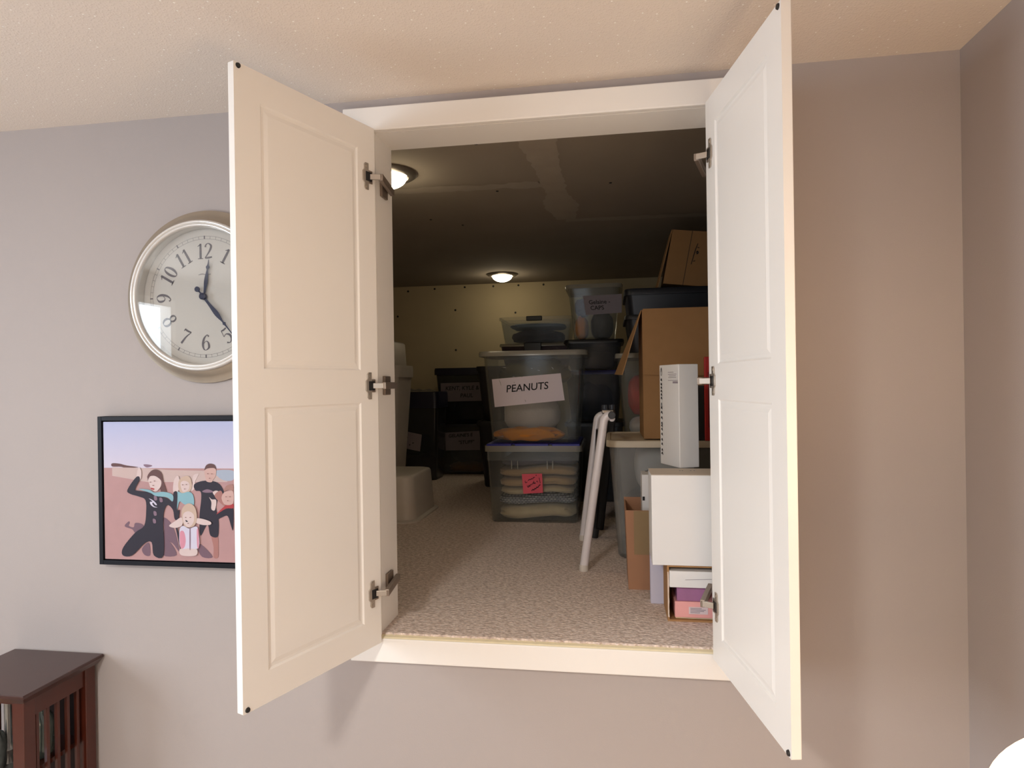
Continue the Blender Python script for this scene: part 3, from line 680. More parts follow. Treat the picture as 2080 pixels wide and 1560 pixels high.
# --- folded white tubular stool -----------------------------------------------------------
st = thing('folding_stool', 'folded stool with white tubular legs and a black rear foot', 'stool', (-.10, .85, FZ))
def stool_leg(Yl, fx, fy, tx, ty):
    a = aty(fx, fy, Yl); a.z = FZ + .012
    b = aty(tx, ty, Yl); d = (b - a); pts = [a + d * (k / 9) for k in range(9)]
    for k in range(0, 7):      # small bend at the top
        an = math.radians(k * 15); pts.append(a + d * (8.6 / 9) + d.normalized() * (.022 * math.sin(an)) + Vector((.022 * (1 - math.cos(an)), 0, 0)))
    return pts
pf = stool_leg(.62, 1186, 1158, 1228, 842); pr = stool_leg(1.06, 1184, 1080, 1214, 842)
M_TUBE = mat('white_enamel', srgb(226, 220, 222), .18, var=.01, coat=.4)
for pts in (pf, pr):
    lg = MB().tube(pts, .0150, 16).build('leg', M_TUBE, st, smooth=True, ang=60)
    MB().lathe([(.0155, -.010), (.0165, -.012), (.0165, .006), (.0155, .010)], pts[0], n=16).build('foot_cap', M_WPL, lg, smooth=True)
MB().tube([pf[-1] + Vector((.004, 0, -.012)), pr[-1] + Vector((.004, 0, -.012))], .011, 12).build('cross_bar', M_TUBE, st, smooth=True)
q0 = atz(1208, 1092, FZ); q0.z = FZ + .016; q1 = Vector((-.048, 1.02, aty(1238, 872, 1.02).z))
rl = MB().tube([q0, q1], .013, 12).build('rear_leg', M_BLACKP, st, smooth=True)
MB().tube([q0 + Vector((-.004, 0, -.014)), q0 + Vector((.003, 0, .026))], .0185, 14).build('foot_cap', M_BLACK, rl, smooth=True)
q2 = Vector((q0.x + .004, .70, FZ + .016)); q3 = Vector((-.030, .68, aty(1232, 880, .68).z))
kn = aty(1243, 843, .62); br = aty(1230, 836, .62)
MB().tube([Vector((kn.x, .600, kn.z)), Vector((kn.x, .64, kn.z))], .0135, 18).build('pivot_cap', M_BLACKP, st, bevel=.002)
MB().bar(Vector((br.x - .012, .62, br.z)), Vector((kn.x + .004, .63, kn.z + .012)), .012, .010).build('bracket', M_METAL, st, bevel=.002)
for dx in (-.004, .022): MB().tube([Vector((br.x + dx, .66, br.z - .008)), Vector((br.x + dx, .66, br.z + .022))], .010, 12).build('clip', M_DKCLEAR, st, smooth=True)
# black board standing behind, between the stool and the frosted tub
q = [aty(1196, 1080, 1.24), aty(1226, 1074, 1.24), aty(1251, 848, 1.24), aty(1216, 848, 1.24)]
q[0].z = q[1].z = FZ + .001
o = MB().add(q + [v + Vector((0, .035, 0)) for v in q], [(0, 1, 2, 3), (7, 6, 5, 4), (0, 4, 5, 1), (1, 5, 6, 2), (2, 6, 7, 3), (3, 7, 4, 0)]).build('black_case', M_BLACK, bevel=.006, seg=3)
tag(o, 'narrow black case standing behind the folded stool', 'case')

# --- frosted tub with pale lid carrying the big carton -------------------------------------
Y7 = .74
lx0 = aty(1231, 900, Y7).x; zlid = aty(1290, 896, Y7).z
TX1 = lx0 + .46
tf = tub('storage_tub', 'frosted tub with pale lid under the big carton', lx0, TX1, Y7, .46, FZ, zlid, taper=.028, r=.045, body=M_FROST, lid=mat('pale_lid', srgb(214, 200, 176), .5, var=.03), lidh=.024, over=.012)
lump('paper_stack', 'white sheets inside the frosted tub', 'paper', lx0 + .22, Y7 + .2, FZ + .25, .22, .26, .155, mat('white_sheet', srgb(224, 220, 216), .8), seed=91, amp=.05, e=.25)
lump('folded_garment', 'blue grey clothes filling the frosted tub', 'clothing', lx0 + .215, Y7 + .23, FZ + .006, .30, .30, .24, mat('blue_grey_cloth', srgb(92, 96, 106), .9, var=.25), seed=93, amp=.15, e=.4)

# big carton with hanging flaps
Y8 = .835
bx0 = aty(1306, 760, Y8).x; bz1 = aty(1340, 628, Y8).z; bz0 = zlid; BX1 = bx0 + .40; BY1 = Y8 + .33
cb = thing('carton', 'big open cardboard carton with flaps hanging down, on the pale lid', 'box', ((bx0 + BX1) / 2, (Y8 + BY1) / 2, bz0))
th = .004
m = MB().box(bx0, BX1, Y8, Y8 + th, bz0, bz1).box(bx0, BX1, BY1 - th, BY1, bz0, bz1).box(bx0, bx0 + th, Y8 + th, BY1 - th, bz0, bz1).box(BX1 - th, BX1, Y8 + th, BY1 - th, bz0, bz1).box(bx0 + th, BX1 - th, Y8 + th, BY1 - th, bz0, bz0 + th)
m.build('body', M_CARD, cb)
fl = aty(1330, 761, Y8).z
MB().add([(bx0 + .003, Y8 - .0005, bz1), (BX1 - .003, Y8 - .0005, bz1), (BX1 - .005, Y8 - .010, fl - .012), (bx0 + .004, Y8 - .005, fl), (bx0 + .003, Y8 - .0045, bz1 + .003), (BX1 - .003, Y8 - .0045, bz1 + .003), (BX1 - .005, Y8 - .014, fl - .012), (bx0 + .004, Y8 - .009, fl)],
         [(0, 1, 2, 3), (4, 7, 6, 5), (0, 4, 5, 1), (1, 5, 6, 2), (2, 6, 7, 3), (3, 7, 4, 0)]).build('flap', M_CARD, cb)
fa = aty(1257, 757, Y8 + .02)
n_ = Vector((.004, 0, .0015))
q = [Vector((bx0 - .001, Y8 + .004, bz1)), Vector((bx0 - .001, BY1 - .004, bz1)), aty(1250, 760, BY1 - .05), aty(1265, 761, Y8 + .012)]
MB().add(q + [p - n_ for p in q], [(0, 1, 2, 3), (4, 7, 6, 5), (0, 4, 5, 1), (1, 5, 6, 2), (2, 6, 7, 3), (3, 7, 4, 0)]).build('flap', M_CARD, cb)

# black bag and red handle beside the upright white box
x_b = aty(1410, 860, .755).x
m = MB().loft([rrect(.17, .055, .02, zlid, x_b + .085, .785), rrect(.18, .062, .02, zlid + .1, x_b + .09, .785), rrect(.175, .058, .02, aty(1430, 783, .775).z, x_b + .088, .785)])
tag(m.build('black_bag', M_BLACK, smooth=True, ang=50), 'black bag squeezed between the big carton and the right jamb', 'bag')
xr_ = aty(1438, 770, .742).x - .009
t = thing('red_bar', 'red plastic bar standing upright by the right door', 'bar', (xr_ + .02, .74, zlid))
MB().box(xr_ - .004, xr_ + .045, .742, .752, zlid, aty(1443, 724, .72).z).build('body', M_RED, t, bevel=.004, seg=3)
MB().box(xr_ + .008, xr_ + .033, .7395, .742, zlid + .05, zlid + .25).build('grip', mat('dark_red_plastic', srgb(140, 26, 28), .5), t, bevel=.001)

# --- tub with red contents behind the carton, dark bin and tilted carton on top --------------
Y9 = 1.30
rx0 = aty(1249, 735, Y9).x; rz1 = aty(1285, 717, Y9).z; rz0 = aty(1285, 893, Y9).z
tub('dark_tote', 'black tote on the carpet behind the frosted tub', rx0 - .01, rx0 + .47, Y9, .46, FZ, rz0 - .0005, taper=.03, r=.03, body=M_DARK, lid=M_DARK, lidh=.03)
tub('storage_tub', 'clear tub with red and orange bags behind the big carton', rx0, rx0 + .46, Y9, .46, rz0, rz1, taper=.03, r=.03, body=M_CLEAR, lid=M_RIM, lidh=.022, over=.014)
lump('red_bag', 'red and orange bag inside the tub behind the big carton', 'bag', rx0 + .135, Y9 + .16, rz0 + .10, .15, .22, .20, mat('red_orange_cloth', srgb(208, 62, 36), .7, var=.35, scale=5), seed=95, amp=.2, e=.7)
lump('white_bag', 'white bag under the red one behind the big carton', 'bag', rx0 + .15, Y9 + .16, rz0 + .006, .17, .22, .09, M_PLUSH, seed=97, amp=.2, e=.7)
Y10 = 1.36
dx0 = aty(1268, 605, Y10).x; dz1 = aty(1360, 583, Y10).z; dz0 = rz1
zmid = aty(1300, 640, Y10).z
tub('dark_tote', 'charcoal tote between the red-bag tub and the blue-black bin', dx0 + .0, dx0 + .50, Y10 - .03, .44, rz1 + .0005, zmid - .0005, taper=.02, r=.03, body=M_DARK, lid=M_DARK, lidh=.02)
tub('dark_bin', 'blue-black bin with flat lid under the tilted carton', dx0, dx0 + .52, Y10, .42, zmid, dz1, taper=.01, r=.03, body=M_DARKB, lid=M_DARKB, lidh=.03)
# tilted carton on the dark bin
tz = EYE
pA = aty(1367, 480, 1.46); pB = aty(1347, 590, 1.46); pR = aty(1436, 597, 1.46)
bw, bh, bd = .26, (pA - pB).length, .16
rx_ = (pR - pB).normalized(); ax = (pA - pB).normalized()
org = Vector((pB.x, 1.46, dz1 + .026)); org.z = max(org.z, dz1 + .002 - rx_.z * bw)
t = thing('carton', 'small taped cardboard carton tilted on the blue-black bin', 'box', (org.x, 1.46, dz1))
fn = lambda a, b_, c: org + rx_ * a + Vector((0, b_, 0)) + ax * c
MB().box(0, bw, 0, bd, 0, bh, fn).build('body', M_CARD, t, bevel=.002)
MB().box(.090, .0925, -.0006, .001, 0, bh, fn).build('seam', M_BLACK, t)
q = [fn(-.001, .002, bh), fn(-.001, bd - .002, bh), Vector((org.x - .030, 1.46 + bd, dz1 + .003)), Vector((org.x - .026, 1.46, dz1 + .003))]
MB().add(q + [p + Vector((-.004, 0, 0)) for p in q], [(0, 1, 2, 3), (7, 6, 5, 4), (0, 4, 5, 1), (1, 5, 6, 2), (2, 6, 7, 3), (3, 7, 4, 0)]).build('flap', M_CARD, t)
mm = MB()
for st_ in ([(.112, .10, .003), (.120, .17, .004), (.126, .20, .003)], [(.128, .150, .006), (.134, .156, .006), (.130, .163, .006), (.125, .156, .004)], [(.118, .115, .003), (.128, .118, .004)], [(.126, .182, .003), (.136, .18, .004)]):
    flat(mm, ribbon2d(st_, 4), lambda a, c: fn(a, -.0012, c))
mm.build('printed_mark', M_INK, t)

# --- boxes by the right jamb -----------------------------------------------------------------
# open brown carton lying on its side, near the threshold
Yc = .165
ca = atz(1357, 1263, FZ); cx0 = ca.x; cx1 = cx0 + .22; cz1 = aty(1400, 1149, Yc).z; cy1 = Yc + .135
c = thing('carton', 'brown carton lying open on its side under the big white box', 'box', ((cx0 + cx1) / 2, Yc + .06, FZ))
th = .005
MB().box(cx0, cx0 + th, Yc, cy1, FZ, cz1).box(cx1 - th, cx1, Yc, cy1, FZ, cz1).box(cx0 + th, cx1 - th, Yc, cy1, FZ, FZ + th).box(cx0 + th, cx1 - th, Yc, cy1, cz1 - th, cz1).box(cx0 + th, cx1 - th, cy1 - th, cy1, FZ + th, cz1 - th).build('body', M_CARD, c)
m = MB(); n = 14   # torn pale edge of the left side
lo = [(cx0 + .0005 + .0, Yc - .0012, FZ + .012 + (cz1 - FZ - .03) * i / n) for i in range(n + 1)]
hi = [(cx0 + .0045 + .0022 * noise.noise(Vector((i * .8, 1.7, 0))), Yc - .0012, FZ + .012 + (cz1 - FZ - .03) * i / n) for i in range(n + 1)]
m.add(lo + hi, [(i, i + 1, n + 2 + i, n + 1 + i) for i in range(n)]).build('torn_edge', mat('torn_card', srgb(222, 205, 190), .9), c)
gx = cx0 + .020
def bpx(px, py, Y=Yc + .008): return aty(px, py, Y)
zc0 = FZ + th + .0005
z_a = bpx(1400, 1254).z; z_b = bpx(1400, 1222).z; z_c = bpx(1400, 1191).z; z_d = bpx(1400, 1158).z
b_ = thing('notebook', 'cream covered book at the bottom of the carton on its side', 'book', (gx + .07, Yc + .06, zc0))
MB().box(gx + .002, cx1 - .02, Yc + .010, cy1 - .012, zc0, z_a - .0005).build('cover', mat('cream_card', srgb(232, 208, 166), .7), b_, bevel=.001)
MB().box(gx + .017, cx1 - .023, Yc + .008, Yc + .010, zc0 + .003, z_a - .003).build('pages', M_CREAM, b_)
b_ = thing('pink_box', 'pink box with white sticker inside the carton on its side', 'box', (gx + .07, Yc + .06, z_a))
MB().box(gx, cx1 - .015, Yc + .006, cy1 - .012, z_a, z_b).build('body', mat('pink_card', srgb(238, 172, 170), .6), b_, bevel=.001)
s0 = bpx(1399, 1232); s1 = bpx(1438, 1248)
o = MB().box(s0.x, s1.x, Yc + .0052, Yc + .006, s1.z, s0.z).build('sticker', mat('sticker_white', srgb(222, 206, 210), .6), b_)
m = MB()
for k, ln in enumerate((.7, .95, .85, .6)):
    zz = s0.z - (s0.z - s1.z) * (.18 + .2 * k); m.box(s0.x + .004, s0.x + .004 + (s1.x - s0.x - .008) * ln, Yc + .0048, Yc + .0052, zz - .0009, zz + .0009)
m.build('printed_lines', mat('grey_print', srgb(150, 140, 150), .7), o)
b_ = thing('purple_box', 'purple marbled box on the pink box inside the carton', 'box', (gx + .05, Yc + .06, z_b))
px0 = bpx(1375, 1205).x; px1 = bpx(1436, 1205).x
M_PURP = mat('purple_marbled', srgb(160, 108, 150), .55, var=.28, scale=22)
MB().box(px0, px1, Yc + .010, cy1 - .015, z_b + .0005, z_c - .0065).build('body', M_PURP, b_, bevel=.001)
MB().box(px0 - .001, px1 + .001, Yc + .009, cy1 - .014, z_c - .006, z_c - .0005).build('lid', M_PURP, b_, bevel=.001)
b_ = thing('white_carton', 'flat white box on the purple box inside the carton', 'box', (gx + .06, Yc + .06, z_c))
MB().box(bpx(1359, 1170).x, cx1 - .012, Yc - .006, cy1 - .012, z_c, z_d).build('body', M_WBOX, b_, bevel=.0015)
q0 = aty(1392, 1178, Yc - .0065); q1 = aty(1446, 1177, Yc - .0065)
m = MB().bar(q0, q1, .0005, .0010); m.build('printed_line', mat('grey_print', srgb(150, 140, 150), .7), b_)

# big white box on the carton
Yw = .160
wx0 = aty(1324, 1060, Yw).x; wz0 = cz1 + .0005; wz1 = aty(1385, 965, Yw).z; wx1 = wx0 + .20
b_ = thing('white_box', 'big plain white box on the brown carton by the right jamb', 'box', ((wx0 + wx1) / 2, Yw + .07, wz0))
MB().box(wx0, wx1, Yw, Yw + .138, wz0, wz1 - .0012).build('body', M_WBOX, b_, bevel=.0015)
MB().box(wx0, wx1, Yw + .001, Yw + .138, wz1 - .001, wz1).build('lid', mat('offwhite_card', srgb(224, 210, 194), .7, var=.04), b_)
m = MB()
for px in (1381, 1386, 1403, 1410):
    a = atz(px, 956, wz1); m.box(a.x - .0018, a.x + .0018, a.y - .004, a.y + .004, wz1, wz1 + .0005)
m.build('printed_marks', mat('grey_print', srgb(150, 140, 150), .7), b_)

# thin lavender board standing on the carpet behind it
vb = atz(1322, 1226, FZ)
b_ = thing('flat_box', 'thin lavender-white flat box standing upright behind the big white box', 'box', (vb.x + .1, vb.y + .015, FZ))
MB().box(vb.x, vb.x + .22, vb.y, vb.y + .034, FZ, aty(1322, 968, vb.y).z).build('body', mat('lavender_card', srgb(206, 206, 226), .5, var=.02), b_, bevel=.0015)
MB().box(vb.x - .0006, vb.x + .0005, vb.y + .010, vb.y + .013, FZ + .01, aty(1322, 975, vb.y).z).build('edge_crease', mat('lavender_crease', srgb(168, 168, 192), .6), b_)

# upright long white box with text on its side
zw = wz1 + .0006
f0 = atz(1381, 951, zw)
ztop = aty(1381, 739.5, f0.y).z
b_ = thing('long_white_box', 'long white box with vertical lettering standing on the big white box', 'box', (f0.x, f0.y, zw), rz=math.radians(-5))
al = math.radians(40)
lx, ly = .064, .125
TH = math.radians(27)
dr = Vector((math.cos(TH), math.sin(TH), 0)); dl = Vector((-math.sin(TH), math.cos(TH), 0))
fn = lambda a, b2, c: Vector((0, 0, 0)) + dr * a + dl * b2 + Vector((0, 0, c))
HB = ztop - zw
m = MB().box(0, lx, 0, ly, 0, HB, fn); m.build('body', M_WBOX, b_, bevel=.002, local=True)
m = MB(); nn_ = -dr * .0007
side = lambda y, z: fn(0, y, z) + nn_
# short pen-like characters running down the far edge (vertical logo, unreadable in the photo)
for (v, kind) in ((.955, 'A'), (.925, 'O'), (.85, 'd'), (.805, 'l'), (.77, 'd'), (.735, 'D'), (.70, 'd'), (.665, 'l'), (.60, 'A'), (.565, 'n'), (.52, 'D'), (.465, 'D'), (.41, 'l'), (.385, 'd'), (.35, 'd'), (.30, 'l'), (.245, 'd'), (.20, 'd'), (.14, 'd'), (.105, 'D')):
    z = v * HB; y = ly - .014
    sz = .005 if kind in 'DO' else .0038
    if kind == 'O': flat(m, ribbon2d([(y + .005 * math.cos(a), z + .009 * math.sin(a), .0014) for a in [math.radians(k * 45) for k in range(9)]], 3), side)
    elif kind == 'A': flat(m, ribbon2d([(y - .004, z - .008, .002), (y, z + .006, .003), (y + .004, z - .008, .002)], 3), side)
    else: flat(m, ribbon2d([(y - sz, z - .004, .003), (y, z + .003, .0055), (y + sz, z - .002, .003)], 3), side)
m.build('lettering', M_INK, b_, local=True)
m = MB()
for v, a0, a1, wd in ((.925, .03, .066, .0015), (.905, .012, .066, .0015), (.888, .016, .06, .0015), (.872, .014, .064, .0015), (.845, .004, .066, .0012), (.825, .004, .036, .006)):
    flat(m, ribbon2d([(a0, v * HB, wd), (a1, v * HB, wd)]), side)
m.build('small_print', mat('grey_print', srgb(150, 140, 150), .7), b_, local=True)

# tall narrow open carton with a small white box in it
k0 = atz(1277, 1197, FZ); Yk = k0.y
kx0 = k0.x; kx1 = kx0 + .16; kz1 = aty(1295, 1037, Yk).z; ky1 = Yk + .20; th = .004
b_ = thing('carton', 'tall narrow open carton standing left of the lavender flat box', 'box', ((kx0 + kx1) / 2, Yk + .1, FZ))
ln = aty(1270, 1037, Yk).x - kx0
lean = lambda x, y, z: Vector((x + (ln * (z - FZ) / (kz1 - FZ) if x < kx0 + .02 else 0), y, z))
MB().box(kx0, kx1, Yk, Yk + th, FZ, kz1, lean).box(kx0, kx1, ky1 - th, ky1, FZ, kz1 + .008, lean).box(kx0, kx0 + th, Yk + th, ky1 - th, FZ, kz1, lean).box(kx1 - th, kx1, Yk + th, ky1 - th, FZ, kz1, lean).box(kx0, kx1, Yk + th, ky1 - th, FZ, FZ + th, lean).build('body', mat('orange_cardboard', srgb(170, 126, 96), .85, var=.05, scale=25), b_)
s0 = aty(1287, 1037, Yk); s1 = aty(1318, 1127, Yk)
MB().box(s0.x, kx1 - .01, Yk - .0008, Yk, s1.z, kz1 - .001).build('olive_panel', mat('olive_card', srgb(150, 126, 92), .85), b_)  # darker olive rectangle on the upper front
MB().box(kx0 + .012, kx1 - .012, Yk + .02, ky1 - .05, FZ + .01, kz1 - .06).build('inside_shade', M_BLACK, b_)  # black block imitates the shade inside the carton and carries the white box
sw0 = aty(1304, 1000, Yk + .06); sz1 = aty(1310, 964, Yk + .06).z
b_ = thing('small_white_box', 'small white box with black square standing in the tall open carton', 'box', (sw0.x + .05, Yk + .1, kz1 - .0595))
MB().box(sw0.x, kx1 - .006, Yk + .055, Yk + .150, kz1 - .0595, sz1).build('body', M_WBOX, b_, bevel=.001)
q0 = aty(1307, 1013, Yk + .0545); MB().box(q0.x - .003, q0.x + .0045, Yk + .0543, Yk + .055, q0.z - .006, q0.z + .007).build('printed_square', M_INK, b_)
m = MB()
for a, b2 in ((1313, 957), (1318, 955), (1322, 957)):
    q0 = atz(a, b2, sz1); m.box(q0.x - .005, q0.x + .004, q0.y - .006, q0.y + .006, sz1, sz1 + .0005)
m.build('printed_mark', M_INK, b_)

# =====================================================================================
#  WALL CLOCK
# =====================================================================================
CC = Vector((-1.117, 0, EYE + .255))
ck = thing('wall_clock', 'round silver-rimmed wall clock with blue hands beside the open door', 'clock', CC)
M_CASE = mat('champagne_metal', srgb(168, 156, 140), .38, .55, var=.06)
M_BEZ = mat('silver_bezel', srgb(222, 218, 212), .28, .45, var=.03)
M_DIAL = mat('aged_dial', srgb(228, 221, 214), .7, var=.05, scale=9)
M_NUM = mat('grey_numerals', srgb(112, 106, 112), .7, var=.12, scale=60)
M_HAND = mat('navy_hands', srgb(40, 46, 78), .4)
MB().lathe([(.236, 0), (.242, -.004), (.241, -.010), (.232, -.013), (.222, -.019), (.214, -.030), (.205, -.033), (.196, -.010), (.196, -.001)], CC, 'Y', 96, False, False).build('case', M_CASE, ck, smooth=True, ang=50)
MB().lathe([(.205, -.030), (.208, -.036), (.2075, -.043), (.2035, -.047), (.200, -.0455), (.1985, -.043), (.1965, -.0455), (.193, -.046), (.190, -.043), (.189, -.034), (.190, -.010)], CC, 'Y', 96, False, False).build('bezel', M_BEZ, ck, smooth=True, ang=70)
MB().lathe([(.196, -.003), (.196, -.009), (.001, -.009)], CC, 'Y', 72).build('dial', M_DIAL, ck)
dial = [o for o in ck.children if o.name.startswith('dial')][0]
G = {
 '1': [[(.30, .0, .15), (.30, .5, .15), (.30, .97, .13)], [(.12, .02, .05), (.48, .02, .05)], [(.10, .80, .03), (.20, .86, .06), (.30, .95, .06)]],
 '2': [[(.10, .74, .13), (.14, .88, .08), (.30, .97, .05), (.48, .84, .13), (.47, .66, .14), (.30, .36, .09), (.07, .06, .05)], [(.06, .05, .08), (.30, .06, .12), (.55, .10, .09)]],
 '3': [[(.10, .82, .12), (.28, .97, .05), (.46, .80, .13), (.40, .60, .08), (.24, .53, .04), (.42, .46, .08), (.52, .26, .15), (.30, .02, .05), (.10, .16, .12)]],
 '4': [[(.42, 0, .14), (.42, .5, .14), (.42, .97, .12)], [(.42, .97, .04), (.04, .28, .05)], [(.04, .28, .05), (.58, .28, .05)]],
 '5': [[(.12, .95, .06), (.3, .93, .11), (.50, .97, .08)], [(.12, .95, .04), (.10, .55, .04)], [(.10, .53, .04), (.30, .62, .06), (.50, .46, .13), (.51, .20, .14), (.30, .02, .05), (.10, .12, .11)]],
 '6': [[(.50, .86, .12), (.38, .97, .05), (.17, .74, .12), (.09, .36, .15), (.16, .08, .09), (.31, .01, .04), (.49, .15, .12), (.51, .33, .14), (.44, .52, .08), (.30, .57, .04), (.14, .42, .04)]],
 '7': [[(.06, .80, .04), (.08, .95, .05)], [(.06, .94, .10), (.30, .92, .12), (.55, .95, .08)], [(.55, .95, .04), (.36, .52, .09), (.26, .02, .14)]],
 '8': [[(.30 + .17 * math.sin(a), .76 + .21 * math.cos(a), .05 + .07 * abs(math.sin(a))) for a in [math.radians(k * 30) for k in range(13)]], [(.30 + .22 * math.sin(a), .28 + .27 * math.cos(a), .05 + .09 * abs(math.sin(a))) for a in [math.radians(k * 30) for k in range(13)]]],
 '0': [[(.30 + .20 * math.sin(a), .49 + .47 * math.cos(a), .04 + .11 * abs(math.sin(a))) for a in [math.radians(k * 30) for k in range(13)]]],
}
G['9'] = [[(.6 - x, .98 - y, wd) for x, y, wd in s_] for s_ in G['6']]
NH = .044
for h in range(1, 13):
    an = math.radians(30 * h); R = .128
    rot = -an if h in (9, 10, 11, 12, 1, 2, 3) else -an + math.pi
    s_ = str(h); wid = .56 * len(s_); m = MB()
    for k, ch in enumerate(s_):
        for stk in G[ch]:
            vf = ribbon2d(stk, 5)
            def fn(x, y, k=k):
                gx_ = (x + k * .54 - wid / 2 - .02) * NH; gy_ = (y - .49) * NH
                X = gx_ * math.cos(rot) - gy_ * math.sin(rot); Z = gx_ * math.sin(rot) + gy_ * math.cos(rot)
                return CC + Vector((R * math.sin(an) + X, -.0096, R * math.cos(an) + Z))
            flat(m, vf, fn)
    m.build('numeral', M_NUM, dial)
m = MB()
for Rr in (.162, .170):
    flat(m, ribbon2d([(Rr * math.sin(a), Rr * math.cos(a), .0006) for a in [math.radians(k * 5) for k in range(73)]], 1), lambda x, y: CC + Vector((x, -.0094, y)))
for k in range(12):
    a = math.radians(30 * k); flat(m, ribbon2d([(.162 * math.sin(a), .162 * math.cos(a), .0034), (.171 * math.sin(a), .171 * math.cos(a), .0034)]), lambda x, y: CC + Vector((x, -.0096, y)))
for k in range(60):
    a = math.radians(6 * k); flat(m, ribbon2d([(.162 * math.sin(a), .162 * math.cos(a), .0008), (.170 * math.sin(a), .170 * math.cos(a), .0008)]), lambda x, y: CC + Vector((x, -.0094, y)))
m.build('minute_track', M_NUM, dial)
mk = MB()
flat(mk, ribbon2d([(-.020, .062, .002), (-.008, .064, .0035), (.004, .062, .002), (.018, .063, .0028)], 4), lambda x, y: CC + Vector((x, -.0096, y)))
mk.build('maker_mark', mat('faint_print', srgb(165, 158, 156), .7), dial)
def hand(name, deg, pts, y, m=M_HAND):
    a = math.radians(deg); mb = MB()
    f = lambda x, l: CC + Vector((x * math.cos(a) + l * math.sin(a), y, -x * math.sin(a) + l * math.cos(a)))
    vf = ribbon2d([(0, l, wd) for l, wd in pts], 4)
    vs = [f(*p) for p in vf[0]]; n = len(vs)
    mb.add(vs + [v + Vector((0, .0012, 0)) for v in vs], vf[1] + [[i + n for i in reversed(q)] for q in vf[1]])
    for l, r in ((0, .0095),): mb.lathe([(r, 0), (r, -.004), (r * .5, -.006)], f(0, l) + Vector((0, 0, 0)), 'Y', 20)
    return mb.build(name, m, ck)
hand('hour_hand', 9, [(0, .006), (.02, .0065), (.045, .011), (.072, .005), (.076, .005), (.083, .011), (.089, .004), (.104, .001)], -.016)
hand('minute_hand', 141, [(-.028, .010), (-.024, .011), (-.019, .004), (0, .006), (.03, .008), (.065, .013), (.092, .004), (.100, .010), (.108, .004), (.158, .001)], -.020)
mb = MB(); mb.lathe([(.0075, 0), (.0075, -.003)], CC + Vector((math.sin(math.radians(141)) * -.026, -.0195, math.cos(math.radians(141)) * -.026)), 'Y', 16); mb.build('counterweight', M_HAND, ck)
MB().lathe([(.1905, -.037), (.1905, -.0385)], CC, 'Y', 72).build('glass', M_GLASS, ck)

# =====================================================================================
#  FRAMED PHOTOGRAPH
# =====================================================================================
FX0, FX1, FZ1, FZ0_ = -1.441, -.885, EYE - .077, EYE - .497
FY = -.034
M_FRAME = mat('navy_black_frame', srgb(16, 17, 24), .5, var=.05, spec=.2)
pf_ = thing('framed_photo', 'black framed beach photo of five people in wetsuits below the clock', 'picture', ((FX0 + FX1) / 2, 0, FZ0_))
bw = .0125
MB().box(FX0, FX0 + bw, FY, 0, FZ0_, FZ1).build('frame_side', M_FRAME, pf_, bevel=.001)
MB().box(FX1 - bw, FX1, FY, 0, FZ0_, FZ1).build('frame_side', M_FRAME, pf_, bevel=.001)
MB().box(FX0 + bw, FX1 - bw, FY, 0, FZ1 - bw, FZ1).build('frame_rail', M_FRAME, pf_, bevel=.001)
MB().box(FX0 + bw, FX1 - bw, FY, 0, FZ0_, FZ0_ + bw).build('frame_rail', M_FRAME, pf_, bevel=.001)
MB().box(FX0 + bw, FX1 - bw, -.008, 0, FZ0_ + bw, FZ1 - bw).build('backing', M_BLACK, pf_)
CY = -.030; gp = .003
KX0, KX1, KZ0, KZ1 = FX0 + bw + gp, FX1 - bw - gp, FZ0_ + bw + gp, FZ1 - bw - gp
cv = MB().box(KX0, KX1, CY, -.008, KZ0, KZ1).build('canvas', mat('canvas_white', srgb(214, 208, 216), .7), pf_)
# flat print, drawn with thin colour shapes laid on the canvas
pal = {}
def pm(name, r, g, b, var=.06): 
    return mat('print_' + name, srgb(r, g, b), .65, var=var, scale=25)
def grad_mat():
    m = bpy.data.materials.new('print_sky'); m.use_nodes = True; nt = m.node_tree; p = nt.nodes['Principled BSDF']; p.inputs['Roughness'].default_value = .65
    tc = nt.nodes.new('ShaderNodeTexCoord'); sp = nt.nodes.new('ShaderNodeSeparateXYZ'); nt.links.new(tc.outputs['Object'], sp.inputs[0])
    mr = nt.nodes.new('ShaderNodeMapRange'); mr.inputs['From Min'].default_value = .25; mr.inputs['From Max'].default_value = .42
    nt.links.new(sp.outputs['Z'], mr.inputs['Value'])
    mx = nt.nodes.new('ShaderNodeMix'); mx.data_type = 'RGBA'; mx.inputs['A'].default_value = srgb(204, 194, 208); mx.inputs['B'].default_value = srgb(168, 176, 210)
    nt.links.new(mr.outputs['Result'], mx.inputs['Factor']); nt.links.new(mx.outputs['Result'], p.inputs['Base Color'])
    return m
A_ = lambda x, y: (215 + x / 7.09, 920 + y / 7.09)       # crop coordinates of the left half
B_ = lambda x, y: (380 + x / 5.57, 860 + y / 5.57)       # crop coordinates of the right half
layer = [0]
def shape(pts, m, conv, name='print_shape', smooth_=True):
    layer[0] += 1; Yl = CY - .00008 * layer[0]
    P2 = [Vector(conv(*p)) for p in pts]
    if smooth_:
        n = len(P2); Q = []
        for i in range(n):
            a, b, c, d = P2[i - 1], P2[i], P2[(i + 1) % n], P2[(i + 2) % n]
            for k in range(4):
                t = k / 4; Q.append(0.5 * ((2 * b) + (c - a) * t + (2 * a - 5 * b + 4 * c - d) * t * t + (3 * b - a - 3 * c + d) * t ** 3))
        P2 = Q
    W = [aty(p.x, p.y, Yl) for p in P2]
    W = [Vector((min(max(p.x, KX0), KX1), Yl, min(max(p.z, KZ0), KZ1))) for p in W]
    me = MB().add(W, [tuple(range(len(W)))]); return me.build(name, m, cv)
